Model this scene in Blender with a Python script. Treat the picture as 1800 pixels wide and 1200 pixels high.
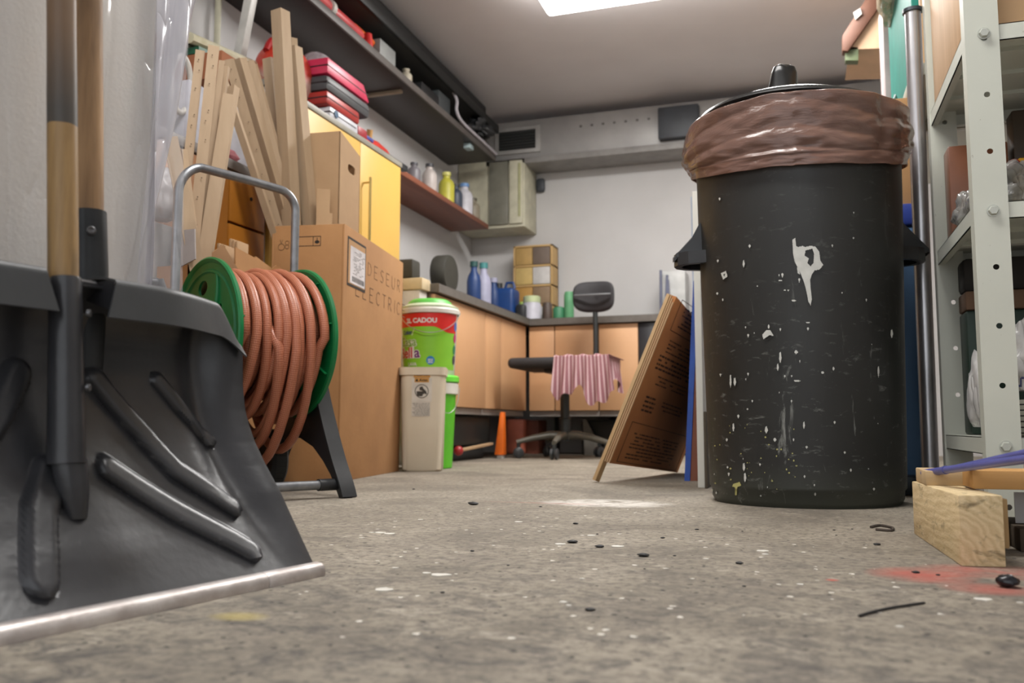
import bpy, bmesh, math, random
from math import sin, cos, pi, radians, hypot, atan2, sqrt, exp
from mathutils import Vector, Matrix, noise
for o in list(bpy.data.objects): bpy.data.objects.remove(o)
SC = bpy.context.scene
COL = SC.collection
random.seed(7)

# ------------------------------------------------------------------ camera
F = 1550.0                    # focal length in pixels of the 1800x1200 frame
CAMZ = 0.16
PITCH = math.atan(150 / F)
YAW = math.atan(510 * cos(PITCH) / F)
cam_d = bpy.data.cameras.new('camera'); cam = bpy.data.objects.new('camera', cam_d); COL.objects.link(cam)
cam.location = (0, 0, CAMZ); cam.rotation_euler = (pi / 2 + PITCH, 0, YAW)
cam_d.sensor_width = 36; cam_d.lens = 36 * F / 1800
cam_d.clip_start = 0.02; cam_d.clip_end = 60
cam_d.dof.use_dof = True; cam_d.dof.focus_distance = 1.45
cam_d.dof.aperture_fstop = (cam_d.lens / 1000) / 0.0050
SC.camera = cam
SC.view_settings.view_transform = 'Standard'; SC.view_settings.look = 'None'
SC.view_settings.exposure = 0.0; SC.view_settings.gamma = 1.0
SC.view_settings.use_curve_mapping = False

# ------------------------------------------------------------------ daylight through the open garage door behind the camera
w = bpy.data.worlds.new('world'); SC.world = w; w.use_nodes = True
w.node_tree.nodes['Background'].inputs[0].default_value = (0.93, 0.96, 1.0, 1)
w.node_tree.nodes['Background'].inputs[1].default_value = 1.5

# ------------------------------------------------------------------ ceiling lamps' light (the fixtures themselves are built below)
def area(name, loc, sx, sy, power, rot=(0, 0, 0), col=(1, 0.985, 0.96)):
    l = bpy.data.lights.new(name, 'AREA'); l.shape = 'RECTANGLE'; l.size = sx; l.size_y = sy; l.energy = power; l.color = col
    o = bpy.data.objects.new(name, l); COL.objects.link(o); o.location = loc; o.rotation_euler = rot
    return o
LAMPS = [(-0.44, 3.67), (-0.44, 1.30)]
POWER = (46, 24)
for (lx, ly), pw in zip(LAMPS, POWER):
    area('lamp_light', (lx, ly, 2.055), 1.2, 0.24, pw)

# ------------------------------------------------------------------ pixel helper: the point where the ray of a photo pixel meets a plane
cp, sp, cy, sy = cos(PITCH), sin(PITCH), cos(YAW), sin(YAW)
def ray(u, v):
    x = (u - 900) / F; y = -(v - 600) / F
    f = cp - sp * y; z = sp + cp * y
    return Vector((x * cy - f * sy, x * sy + f * cy, z))
C0 = Vector((0, 0, CAMZ))
def P(u, v, X=None, Y=None, Z=None, D=None):
    r = ray(u, v)
    if X is not None: t = X / r.x
    elif Y is not None: t = Y / r.y
    elif Z is not None: t = (Z - CAMZ) / r.z
    else: t = D / hypot(r.x, r.y)
    return C0 + r * t

# ------------------------------------------------------------------ materials
def lin(c):
    return tuple(((x / 255) / 12.92 if x / 255 <= 0.04045 else ((x / 255 + 0.055) / 1.055) ** 2.4) for x in c) + (1.0,)
class NT:
    def __init__(s, m): s.t = m.node_tree; s.n = s.t.nodes; s.l = s.t.links
    def new(s, k, **kw):
        n = s.n.new(k)
        for a, b in kw.items():
            if a.startswith('i_'): n.inputs[a[2:].replace('_', ' ')].default_value = b
            else: setattr(n, a, b)
        return n
    def link(s, a, b): s.l.new(a, b)
    def math(s, op, a, b=None, c=None, clamp=False):
        n = s.n.new('ShaderNodeMath'); n.operation = op; n.use_clamp = clamp
        for i, v in enumerate((a, b, c)):
            if v is None: continue
            if isinstance(v, (int, float)): n.inputs[i].default_value = v
            else: s.l.new(v, n.inputs[i])
        return n.outputs[0]
    def mix(s, f, a, b, mode='MIX'):
        n = s.n.new('ShaderNodeMix'); n.data_type = 'RGBA'; n.blend_type = mode
        for i, v in ((0, f), (6, a), (7, b)):
            if isinstance(v, (int, float)): n.inputs[i].default_value = v
            elif isinstance(v, tuple): n.inputs[i].default_value = v
            else: s.l.new(v, n.inputs[i])
        return n.outputs[2]
    def noise(s, vec, scale, detail=4, rough=.55, dist=0):
        n = s.n.new('ShaderNodeTexNoise'); n.inputs['Scale'].default_value = scale; n.inputs['Detail'].default_value = detail
        n.inputs['Roughness'].default_value = rough; n.inputs['Distortion'].default_value = dist
        if vec is not None: s.l.new(vec, n.inputs['Vector'])
        return n.outputs['Fac']
    def ramp(s, f, stops):
        n = s.n.new('ShaderNodeValToRGB'); e = n.color_ramp.elements
        while len(e) < len(stops): e.new(0.5)
        for el, (p, c) in zip(e, stops): el.position = p; el.color = c if isinstance(c, tuple) else (c, c, c, 1)
        s.l.new(f, n.inputs[0]); return n.outputs[0]
    def mapping(s, vec, scale=(1, 1, 1), loc=(0, 0, 0), rot=(0, 0, 0)):
        n = s.n.new('ShaderNodeMapping'); n.inputs['Scale'].default_value = scale; n.inputs['Location'].default_value = loc; n.inputs['Rotation'].default_value = rot
        s.l.new(vec, n.inputs['Vector']); return n.outputs[0]
MATS = {}
def mat(name, rgb, rough=.5, metal=0, rgb2=None, scale=12, stretch=(1, 1, 1), bump=0, bscale=None, alpha=1, trans=0, coat=0, emit=0, spec=.5, contrast=.5, sheen=0):
    if name in MATS: return MATS[name]
    m = bpy.data.materials.new(name); m.use_nodes = True; MATS[name] = m
    t = NT(m); b = t.n['Principled BSDF']; m['p'] = 1
    tc = t.new('ShaderNodeTexCoord').outputs['Object']; v = t.mapping(tc, stretch)
    c1 = lin(rgb); c2 = lin(rgb2 if rgb2 else tuple(int(x * .86) for x in rgb))
    nz = t.noise(v, scale)
    f = t.ramp(nz, [(.5 - contrast * .4, 0.0), (.5 + contrast * .4, 1.0)])
    t.link(t.mix(f, c2, c1), b.inputs['Base Color'])
    b.inputs['Roughness'].default_value = rough; b.inputs['Metallic'].default_value = metal
    b.inputs['Alpha'].default_value = alpha; b.inputs['Transmission Weight'].default_value = trans
    b.inputs['Coat Weight'].default_value = coat; b.inputs['Specular IOR Level'].default_value = spec
    b.inputs['Sheen Weight'].default_value = sheen
    if bump:
        bn = t.new('ShaderNodeBump'); bn.inputs['Strength'].default_value = bump; bn.inputs['Distance'].default_value = .002
        t.link(t.noise(v, bscale or scale * 4, 6), bn.inputs['Height']); t.link(bn.outputs[0], b.inputs['Normal'])
    if emit:
        b.inputs['Emission Color'].default_value = c1; b.inputs['Emission Strength'].default_value = emit
    return m

# ------------------------------------------------------------------ mesh builder
WORLD = {}     # world position of every object's own origin (no object is rotated or scaled)
class M:
    def __init__(s): s.b = bmesh.new(); s.uv = s.b.loops.layers.uv.new('uv'); s.mi = 0; s.T = None
    def _f(s, vs):
        try: f = s.b.faces.new(vs)
        except ValueError: return None
        f.material_index = s.mi; return f
    def v(s, p):
        p = Vector(p)
        if s.T: p = s.T(p)
        return s.b.verts.new(p)
    def box(s, lo, hi, bev=0, R=None, org=None, seg=2):
        c = [(x, y, z) for x in (lo[0], hi[0]) for y in (lo[1], hi[1]) for z in (lo[2], hi[2])]
        if R is not None:
            og = Vector(org) if org is not None else (Vector(lo) + Vector(hi)) / 2
            c = [og + R @ (Vector(p) - og) for p in c]
        return s.hexa(c, bev, seg)
    def hexa(s, c, bev=0, seg=2):
        vs = [s.v(p) for p in c]
        fs = [s._f([vs[i] for i in q]) for q in ((0, 1, 3, 2), (4, 6, 7, 5), (0, 4, 5, 1), (2, 3, 7, 6), (0, 2, 6, 4), (1, 5, 7, 3))]
        if bev:
            es = list({e for f in fs if f for e in f.edges})
            bmesh.ops.bevel(s.b, geom=es, offset=bev, segments=seg, profile=.5, affect='EDGES')
        return s
    def prism(s, poly, fn, d0, d1, bev=0):
        """poly (list of 2D) extruded between depths d0 and d1; fn(a, b, d) -> point"""
        A = [s.v(fn(a, b, d0)) for a, b in poly]; B = [s.v(fn(a, b, d1)) for a, b in poly]
        fs = [s._f(A), s._f(B[::-1])]
        n = len(poly)
        for i in range(n): fs.append(s._f([A[i], B[i], B[(i + 1) % n], A[(i + 1) % n]]))
        if bev:
            es = list({e for f in fs[:2] if f for e in f.edges})
            bmesh.ops.bevel(s.b, geom=es, offset=bev, segments=2, profile=.5, affect='EDGES')
        return s
    def plate(s, outer, holes, fn, d0, d1):
        """flat plate with real holes"""
        nb = bmesh.new(); es = []
        loops = [outer] + holes; 
        for lp in loops:
            vs = [nb.verts.new((a, b, 0)) for a, b in lp]
            for i in range(len(vs)): es.append(nb.edges.new((vs[i], vs[(i + 1) % len(vs)])))
        bmesh.ops.triangle_fill(nb, use_beauty=True, use_dissolve=False, edges=es)
        nb.verts.index_update()
        co = [(v.co.x, v.co.y) for v in nb.verts]; tri = [[v.index for v in f.verts] for f in nb.faces]; nb.free()
        A = [s.v(fn(a, b, d0)) for a, b in co]; B = [s.v(fn(a, b, d1)) for a, b in co]
        for t in tri: s._f([A[i] for i in t]); s._f([B[i] for i in t][::-1])
        k = 0
        for lp in loops:
            n = len(lp)
            for i in range(n):
                a, b2 = k + i, k + (i + 1) % n
                s._f([A[a], B[a], B[b2], A[b2]])
            k += n
        return s
    def grid(s, fn, nu, nv, cu=False, cv=False, flip=False):
        g = [[s.v(fn(i / nu, j / nv)) for j in range(nv if cv else nv + 1)] for i in range(nu if cu else nu + 1)]
        nI = nu; nJ = nv
        for i in range(nI):
            for j in range(nJ):
                i2 = (i + 1) % len(g) if cu else i + 1; j2 = (j + 1) % len(g[0]) if cv else j + 1
                q = [g[i][j], g[i2][j], g[i2][j2], g[i][j2]]
                f = s._f(q[::-1] if flip else q)
                if f:
                    for l, (a, c) in zip(f.loops, ([(i, j), (i + 1, j), (i + 1, j + 1), (i, j + 1)][::-1] if flip else [(i, j), (i + 1, j), (i + 1, j + 1), (i, j + 1)])):
                        l[s.uv].uv = (a / nu, c / nv)
        return g
    def lathe(s, prof, org=(0, 0, 0), n=40, ax=None, caps=True):
        """prof: [(r, h)]; ax: (ex, ey, ez) basis with ez the axis"""
        ex, ey, ez = ax if ax else (Vector((1, 0, 0)), Vector((0, 1, 0)), Vector((0, 0, 1)))
        o = Vector(org); rings = []
        for r, h in prof:
            rings.append([s.v(o + ex * (r * cos(2 * pi * i / n)) + ey * (r * sin(2 * pi * i / n)) + ez * h) for i in range(n)])
        for k in range(len(rings) - 1):
            for i in range(n):
                f = s._f([rings[k][i], rings[k][(i + 1) % n], rings[k + 1][(i + 1) % n], rings[k + 1][i]])
                if f:
                    for l, (a, c) in zip(f.loops, ((i, k), (i + 1, k), (i + 1, k + 1), (i, k + 1))): l[s.uv].uv = (a / n, c / (len(rings) - 1))
        if caps: s._f(rings[0][::-1]); s._f(rings[-1])
        return s
    def tube(s, pts, r, n=10, closed=False, uvlen=None, caps=True):
        pts = [Vector(p) for p in pts]; N = len(pts)
        rr = r if isinstance(r, (list, tuple)) else [r] * N
        up = None; rings = []; L = 0
        for i, p in enumerate(pts):
            if closed: d = pts[(i + 1) % N] - pts[i - 1]
            else: d = pts[min(i + 1, N - 1)] - pts[max(i - 1, 0)]
            d.normalize()
            if up is None: up = Vector((0, 0, 1)) if abs(d.z) < .9 else Vector((1, 0, 0))
            x = d.cross(up)
            if x.length < 1e-5: x = d.cross(Vector((0, 1, 0)))
            x.normalize(); y = x.cross(d); up = y
            if i: L += (p - pts[i - 1]).length
            rings.append(([s.v(p + x * (rr[i] * cos(2 * pi * k / n)) + y * (rr[i] * sin(2 * pi * k / n))) for k in range(n)], L))
        m = N if closed else N - 1
        for i in range(m):
            A, la = rings[i]; B, lb = rings[(i + 1) % N]
            for k in range(n):
                f = s._f([A[k], A[(k + 1) % n], B[(k + 1) % n], B[k]])
                if f:
                    for l, uvc in zip(f.loops, ((k / n, la), ((k + 1) / n, la), ((k + 1) / n, lb), (k / n, lb))): l[s.uv].uv = uvc
        if caps and not closed: s._f(rings[0][0][::-1]); s._f(rings[-1][0])
        return s
    def sphere(s, c, r, sc=(1, 1, 1), n=16):
        c = Vector(c)
        def fn(u, v):
            a = 2 * pi * u; b = pi * (v - .5)
            return c + Vector((r * sc[0] * cos(b) * cos(a), r * sc[1] * cos(b) * sin(a), r * sc[2] * sin(b)))
        s.grid(fn, n, n // 2, cu=True); bmesh.ops.remove_doubles(s.b, verts=s.b.verts, dist=1e-6)
        return s
    def mesh(s, me, fn):
        """add an existing mesh with its vertices mapped by fn"""
        vs = [s.v(fn(v.co.x, v.co.y)) for v in me.vertices]
        for p in me.polygons: s._f([vs[i] for i in p.vertices])
        return s
    def solid(s, t):
        bmesh.ops.recalc_face_normals(s.b, faces=s.b.faces)
        bmesh.ops.solidify(s.b, geom=list(s.b.faces), thickness=t); return s
    def build(s, name, mats, parent=None, label=None, cat=None, group=None, kind=None, smooth=True, ang=35, fix=True):
        if fix: bmesh.ops.recalc_face_normals(s.b, faces=s.b.faces)
        me = bpy.data.meshes.new(name); s.b.to_mesh(me); s.b.free()
        xs = [v.co for v in me.vertices]
        lo = [min(p[k] for p in xs) for k in range(3)]; hi = [max(p[k] for p in xs) for k in range(3)]
        c = Vector(((lo[0] + hi[0]) / 2, (lo[1] + hi[1]) / 2, lo[2]))
        me.transform(Matrix.Translation(-c))
        for m_ in (mats if isinstance(mats, (list, tuple)) else [mats]): me.materials.append(m_)
        if smooth:
            me.polygons.foreach_set('use_smooth', [True] * len(me.polygons))
            me.set_sharp_from_angle(angle=radians(ang))
        o = bpy.data.objects.new(name, me); COL.objects.link(o)
        if parent is not None: o.parent = parent; o.location = c - WORLD[parent.name]
        else: o.location = c
        WORLD[o.name] = c
        tag(o, label, cat, group, kind)
        return o
def tag(o, label=None, cat=None, group=None, kind=None):
    if label: o['label'] = label
    if cat: o['category'] = cat
    if group: o['group'] = group
    if kind: o['kind'] = kind
def thing(name, label, cat, loc, group=None):
    o = bpy.data.objects.new(name, None); COL.objects.link(o); o.location = Vector(loc); o.empty_display_size = .05
    WORLD[o.name] = Vector(loc); tag(o, label, cat, group); return o
def dup(root, delta, label=None, rot=0, group=None):
    """copy of a thing with copies of its parts and sub-parts"""
    r = root.copy(); COL.objects.link(r); r.location = root.location + Vector(delta); r.rotation_euler = (0, 0, rot); WORLD[r.name] = r.location.copy()
    if label: r['label'] = label
    if group: r['group'] = group
    for ch in list(root.children):
        c = ch.copy(); COL.objects.link(c); c.parent = r
        for g in list(ch.children):
            d = g.copy(); COL.objects.link(d); d.parent = c
    return r
def rz(a): return Matrix.Rotation(a, 3, 'Z')
def rx(a): return Matrix.Rotation(a, 3, 'X')
def ry(a): return Matrix.Rotation(a, 3, 'Y')
def text_me(txt, size=1, bold=0, align='LEFT'):
    cu = bpy.data.curves.new('t', 'FONT'); cu.body = txt; cu.size = size; cu.align_x = align; cu.offset = bold; cu.resolution_u = 3
    o = bpy.data.objects.new('t', cu); COL.objects.link(o)
    dg = bpy.context.evaluated_depsgraph_get(); dg.update()
    me = bpy.data.meshes.new_from_object(o.evaluated_get(dg)); bpy.data.objects.remove(o); bpy.data.curves.remove(cu)
    return me
def circ(cx, cy_, r, n=16, ry_=None, rot=0):
    ry_ = ry_ or r
    return [(cx + r * cos(2 * pi * i / n) * cos(rot) - ry_ * sin(2 * pi * i / n) * sin(rot), cy_ + r * cos(2 * pi * i / n) * sin(rot) + ry_ * sin(2 * pi * i / n) * cos(rot)) for i in range(n)]
def proj(p):
    d = Vector(p) - C0; xr = d.x * cy + d.y * sy; f = -d.x * sy + d.y * cy
    return 900 + F * xr / (f * cp + d.z * sp), 600 - F * (-f * sp + d.z * cp) / (f * cp + d.z * sp)
def lerp(a, b, t): return a + (b - a) * t
def sstep(a, b, x):
    t = max(0, min(1, (x - a) / (b - a))); return t * t * (3 - 2 * t)
def interp(tab, x):
    if x <= tab[0][0]: return tab[0][1]
    for (a, fa), (b, fb) in zip(tab, tab[1:]):
        if x <= b: return fa + (fb - fa) * (x - a) / (b - a)
    return tab[-1][1]
def smoothpath(pts, n=8, closed=False):
    pts = [Vector(p) for p in pts]; N = len(pts); out = []
    rng = range(N if closed else N - 1)
    for i in rng:
        if closed: p0, p1, p2, p3 = pts[i - 1], pts[i], pts[(i + 1) % N], pts[(i + 2) % N]
        else: p0, p1, p2, p3 = pts[max(i - 1, 0)], pts[i], pts[i + 1], pts[min(i + 2, N - 1)]
        for k in range(n):
            t = k / n
            out.append(.5 * ((2 * p1) + (-p0 + p2) * t + (2 * p0 - 5 * p1 + 4 * p2 - p3) * t * t + (-p0 + 3 * p1 - 3 * p2 + p3) * t ** 3))
    if not closed: out.append(pts[-1])
    return out
# ================================================================== ROOM
def floor_material():
    m = bpy.data.materials.new('concrete'); m.use_nodes = True; t = NT(m); b = t.n['Principled BSDF']
    pos = t.new('ShaderNodeNewGeometry').outputs['Position']
    n1 = t.noise(pos, 3.2, 8, .68, .8); n2 = t.noise(pos, 9, 8, .65, .4); n3 = t.noise(pos, 85, 8, .75); n4 = t.noise(t.mapping(pos, loc=(7, 3, 0)), 22, 5, .6, 1.2)
    base = t.ramp(n1, [(.34, lin((114, 106, 94))), (.5, lin((142, 133, 118))), (.7, lin((168, 158, 142)))])
    base = t.mix(t.ramp(n2, [(.34, .35), (.52, 0.0)]), base, lin((116, 107, 98)))
    base = t.mix(t.ramp(n4, [(.58, 0.0), (.70, .5)]), base, lin((188, 178, 162)))
    base = t.mix(t.ramp(n3, [(.38, .85), (.54, 0.0)]), base, lin((92, 85, 78)))
    # grime patches, densest close to the door
    n5 = t.noise(t.mapping(pos, scale=(1, 1.3, 1), loc=(2, 9, 0)), 20, 8, .75, .6)
    sx = t.new('ShaderNodeSeparateXYZ'); t.link(pos, sx.inputs[0])
    X, Y = sx.outputs[0], sx.outputs[1]
    near = t.math('SUBTRACT', 1.0, t.math('DIVIDE', Y, 1.5), clamp=True)
    g = t.math('MULTIPLY', t.ramp(n5, [(.48, 0.0), (.62, 1.0)]), t.math('MULTIPLY', near, 1.3, clamp=True))
    base = t.mix(g, base, lin((72, 68, 66)))
    # pale paint drops
    def spots(scale, thr, seed, dens):
        vo = t.new('ShaderNodeTexVoronoi'); vo.inputs['Scale'].default_value = scale
        wob = t.new('ShaderNodeTexNoise'); wob.inputs['Scale'].default_value = scale * 2.5; t.link(pos, wob.inputs['Vector'])
        add = t.new('ShaderNodeVectorMath'); add.operation = 'MULTIPLY_ADD'; t.link(wob.outputs['Color'], add.inputs[0]); add.inputs[1].default_value = (.5 / scale,) * 3
        t.link(t.mapping(pos, loc=(seed, seed * .7, 0)), add.inputs[2]); t.link(add.outputs[0], vo.inputs['Vector'])
        m1 = t.math('LESS_THAN', vo.outputs['Distance'], thr)
        sc = t.new('ShaderNodeSeparateColor'); t.link(vo.outputs['Color'], sc.inputs[0])
        return t.math('MULTIPLY', m1, t.math('LESS_THAN', sc.outputs[0], dens))
    def blob(cx, cy_, rx_, ry_, soft=.5):
        dx = t.math('DIVIDE', t.math('SUBTRACT', X, cx), rx_); dy = t.math('DIVIDE', t.math('SUBTRACT', Y, cy_), ry_)
        d = t.math('ADD', t.math('MULTIPLY', dx, dx), t.math('MULTIPLY', dy, dy))
        return t.math('SUBTRACT', 1.0, d, clamp=True)
    zone = t.math('ADD', blob(-.35, 1.25, .5, .75), blob(-.15, 1.0, .4, .5), clamp=True)
    zone = t.math('GREATER_THAN', t.math('ADD', zone, t.math('MULTIPLY', n2, .3)), .62)
    s1 = t.math('MULTIPLY', t.math('MAXIMUM', spots(34, .17, 3.3, .018), spots(80, .24, 8.1, .045)), zone)
    base = t.mix(s1, base, lin((222, 216, 205)))
    base = t.mix(t.math('MULTIPLY', spots(90, .22, 5.2, .16), 1.0), base, lin((48, 45, 42)))
    # worn white smear in front of the leaning carton, red marks
    wpt = P(1065, 884, Z=0)
    wm = t.math('MULTIPLY', blob(wpt.x, wpt.y, .15, .11), t.ramp(n4, [(.36, 0.0), (.52, 1.0)]))
    base = t.mix(t.math('MULTIPLY', wm, 1.3, clamp=True), base, lin((208, 202, 194)))
    for (u, v, a, b2, k) in ((1620, 1010, .06, .06, .75), (1755, 1005, .09, .06, .6), (1740, 1035, .05, .04, .5), (960, 884, .16, .012, .4), (1463, 1019, .008, .008, .8)):
        q = P(u, v, Z=0)
        rm = t.math('MULTIPLY', blob(q.x, q.y, a, b2), t.ramp(n2 if a > .02 else n1, [(.3 if a > .02 else 0.0, 0.0), (.55 if a > .02 else .1, 1.0)]))
        base = t.mix(t.math('MULTIPLY', rm, k * 1.3, clamp=True), base, lin((176, 84, 72)))
    q = P(420, 1083, Z=0)
    base = t.mix(t.math('MULTIPLY', blob(q.x, q.y, .03, .02), .5), base, lin((190, 170, 90)))
    t.link(base, b.inputs['Base Color']); b.inputs['Roughness'].default_value = .82
    bn = t.new('ShaderNodeBump'); bn.inputs['Strength'].default_value = .55; bn.inputs['Distance'].default_value = .004
    hsum = t.math('ADD', t.math('MULTIPLY', n2, .8), t.math('MULTIPLY', n3, .45)); t.link(hsum, bn.inputs['Height']); t.link(bn.outputs[0], b.inputs['Normal'])
    return m
XL, XR, YB, YF, ZC = -2.05, 1.0, 5.4, -0.9, 2.15
plaster = mat('plaster', (203, 201, 200), .9, rgb2=(194, 192, 191), scale=2.5, bump=.25, bscale=60)
ceil_m = mat('ceiling_plaster', (224, 219, 220), .9, rgb2=(216, 211, 212), scale=2, bump=.2, bscale=50)
def slab(name, lo, hi, m_):
    b = M(); b.box(lo, hi); return b.build(name, m_, kind='structure', smooth=False)
slab('floor', (XL - .1, YF - 1.5, -.1), (XR + .1, YB + .1, 0), floor_material())
slab('ceiling', (XL - .1, YF, ZC), (XR + .1, YB + .1, ZC + .1), ceil_m)
slab('wall_left', (XL - .1, YF, 0), (XL, YB + .1, ZC), plaster)
slab('wall_right', (XR, YF, 0), (XR + .1, YB + .1, ZC), plaster)
slab('wall_back', (XL, YB, 0), (XR, YB + .1, ZC), plaster)

lampm = mat('lamp_diffuser', (255, 252, 248), .4, emit=14.0)
white_en = mat('white_enamel', (220, 218, 212), .4)
for k, (lx, ly) in enumerate(LAMPS):
    t = thing('ceiling_lamp', ['fluorescent ceiling lamp with a bright white diffuser, cut by the top of the frame', 'fluorescent ceiling lamp out of view above the shovel'][k], 'ceiling lamp', (lx, ly, 2.06))
    b = M(); b.box((lx - .64, ly - .15, 2.11), (lx + .64, ly + .15, 2.15), .006); b.build('lamp_housing', white_en, t)
    b = M(); b.box((lx - .63, ly - .14, 2.062), (lx + .63, ly + .14, 2.109), .018, seg=3); b.build('lamp_diffuser', lampm, t)
b = M()
for a in (0,): pass

# ------------------------------------------------------------------ duct along the back wall
galv = mat('grey_sheet_metal', (178, 176, 174), .45, .35, rgb2=(160, 158, 156), scale=5)
darkgrey = mat('dark_grey_paint', (62, 66, 72), .5)
t = thing('ventilation_duct', 'long grey sheet metal duct under the ceiling along the back wall', 'duct', (-.75, 5.3, 1.80))
b = M(); b.box((-1.86, 5.16, 1.84), (.5, YB - .001, 2.085), .008); b.build('duct_body', galv, t)
b = M(); b.box((-1.86, 5.14, 1.80), (.5, YB - .001, 1.84), .004); b.build('duct_rail', mat('duct_rail_grey', (150, 147, 144), .5), t)
b = M(); b.box((-1.80, 5.145, 1.87), (-1.50, 5.162, 2.04), .004); b.build('grille_frame', mat('frame_grey', (170, 168, 165), .5), t)
g = M(); g.box((-1.77, 5.14, 1.895), (-1.53, 5.15, 2.015)); gg = g.build('grille', mat('grille_black', (28, 30, 28), .6), t, label='black slotted grille')
b = M()
for k in range(6): b.box((-1.765, 5.132, 1.905 + k * .018), (-1.535, 5.142, 1.911 + k * .018))
b.build('grille_slat', mat('grille_slat', (50, 52, 50), .6), gg)
b = M(); b.box((-.76, 5.10, 1.855), (-.52, 5.16, 2.05), .01); b.build('junction_box', darkgrey, t, label='dark grey box on the front of the duct')
for k in range(7):
    b = M(); b.box((-1.25 + k * .07, 5.154, 2.0), (-1.235 + k * .07, 5.163, 2.012), .001); b.build('duct_rivet', mat('rivet_grey', (120, 118, 115), .5, .5), t)

# ================================================================== SNOW SHOVEL
S0 = Vector((-.503, .857, 0)); SU = Vector((-.192, -.981, 0)).normalized(); SN = Vector((.981, -.192, 0)).normalized()
UC, UW = .25, .50
BI = [(0, 0), (.03, .031), (.06, .057), (.10, .085), (.14, .109), (.18, .127), (.22, .138), (.25, .140), (.28, .133), (.31, .12)]
EB = [(0, 0), (.013, .009), (.05, .034), (.086, .058), (.115, .081), (.141, .099), (.16, .109), (.178, .116), (.206, .121), (.248, .123), (.31, .123)]
def blade_back(u, z, ribs=True):
    uu = min(u, 2 * UC - u)          # distance from the nearer side edge
    b = interp(BI, z)
    b = (interp(BI, z - .008) + b + interp(BI, z + .008)) / 3 if z > .008 else b
    e = 1 - sstep(0, .045, uu)
    b = lerp(b, interp(EB, z), e)
    b -= .012 * exp(-((u - UC) / .07) ** 2) * sstep(0, .06, z)
    b += .012 * exp(-((uu - .052) / .020) ** 2) * sstep(.02, .16, z)   # valley beside the edge
    if z > .27: b -= .03 * sstep(.27, .298, z)                    # tucks under the lip
    if ribs:
        for pts, wd, h in RIBS:
            d = min(segd(u, z, pts[i], pts[i + 1]) for i in range(len(pts) - 1))
            if d < wd * 1.6: b -= h * (1 - sstep(wd * .70, wd * 1.12, d))
    return b
def segd(x, y, a, b):
    ax, ay = a; bx, by = b; dx, dy = bx - ax, by - ay
    t_ = max(0, min(1, ((x - ax) * dx + (y - ay) * dy) / (dx * dx + dy * dy)))
    return hypot(x - ax - t_ * dx, y - ay - t_ * dy)
def SP(u, back, z): return S0 + SU * u - SN * back + Vector((0, 0, z))
def to_blade(px, py):
    """surface coordinates (u, z) of the blade seen at a pixel"""
    r = ray(px, py); best = None; pd = None
    for i in range(400):
        k = .4 + i * .0025; p = C0 + r * k - S0
        u, bk, z = p.dot(SU), -p.dot(SN), p.z
        if z < 0: break
        d = bk - blade_back(u, z, False)
        if pd is not None and pd < 0 <= d: return (u, z)
        pd = d
    return (u, max(z, .003))
RIBS = []
for pl, wd, h in ((((180, 822), (240, 862), (300, 898), (395, 948), (430, 967)), .0095, .009), (((158, 664), (232, 752), (300, 826), (398, 890)), .0085, .009),
                  (((268, 668), (320, 730), (358, 775)), .006, .006), (((78, 830), (62, 900), (60, 1020)), .0115, .010), (((22, 655), (-8, 720), (-60, 800)), .010, .009)):
    RIBS.append(([to_blade(*q) for q in pl], wd, h))
blk = mat('black_blade_plastic', (58, 58, 61), .31, rgb2=(32, 33, 36), scale=14, bump=.12, bscale=120, contrast=.7)
sh = thing('snow_shovel', 'black plastic snow shovel with aluminium edge and wooden handle standing at the left', 'snow shovel', SP(UC, .05, 0))
b = M()
ZT = .298
def topz(u):
    uu = min(u, 2 * UC - u)
    return ZT - .053 * (1 - sstep(-.012, .06, uu)) 
def blade_pt(a, c):
    u = a * UW; z = c * topz(u) * .985 + .003
    return SP(u, blade_back(u, z), z)
b.grid(blade_pt, 230, 120)
b.solid(.004)
b.build('blade', blk, sh, ang=60)
# folded lip along the top of the blade, open round the socket
def lip(u0, u1, n, name):
    b = M()
    def bb(u): 
        uu = min(u, 2 * UC - u); return lerp(.112, .058, sstep(.0, .17, uu))
    def hh(u):
        uu = min(u, 2 * UC - u); return .005 + .028 * sstep(.0, .06, uu)
    prof = []
    def fn(a, c):
        u = lerp(u0, u1, a); z1 = topz(u); f = bb(u); bk = blade_back(u, z1 * .93, False)
        end = .008 * (sstep(0, 1, c) if False else 0)
        if c < .45:                                    # top skin from the blade to the front
            k = c / .45; return SP(u, lerp(bk, f + .003, k), z1 - .001 + .004 * sin(pi * k))
        if c < .55:
            k = (c - .45) / .10; return SP(u, f + .003 * (1 - k), z1 - .001 - .004 * k)
        k = (c - .55) / .45
        sgn = 1 if u > UC else -1
        fl = .010 * k * (1 - sstep(0, .03, min(abs(u - u0), abs(u - u1)) if abs(u - UC) < .1 else 1))
        return SP(u - sgn * fl * (1 if abs(u - UC) < .12 else 0), f - .004 * k, z1 - .005 - hh(u) * k)
    b.grid(fn, n, 24)
    gg_ = [f for f in b.b.faces if f.calc_area() < 1e-10]; bmesh.ops.delete(b.b, geom=gg_, context='FACES')
    bmesh.ops.solidify(b.b, geom=list(b.b.faces), thickness=.002)
    return b.build(name, mat('black_lip_plastic', (62, 64, 66), .45, rgb2=(52, 54, 56), scale=20, bump=.1), sh, ang=50)
lip(.004, UC - .034, 70, 'top_lip'); lip(UC + .034, UW - .004, 70, 'top_lip')
b = M()    # top skin behind the socket, joining the two halves, lower and set back
b.grid(lambda a, c: SP(UC - .036 + .072 * a, lerp(.122, .078, c), ZT - .002 - .004 * c), 8, 8); b.solid(.003)
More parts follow.
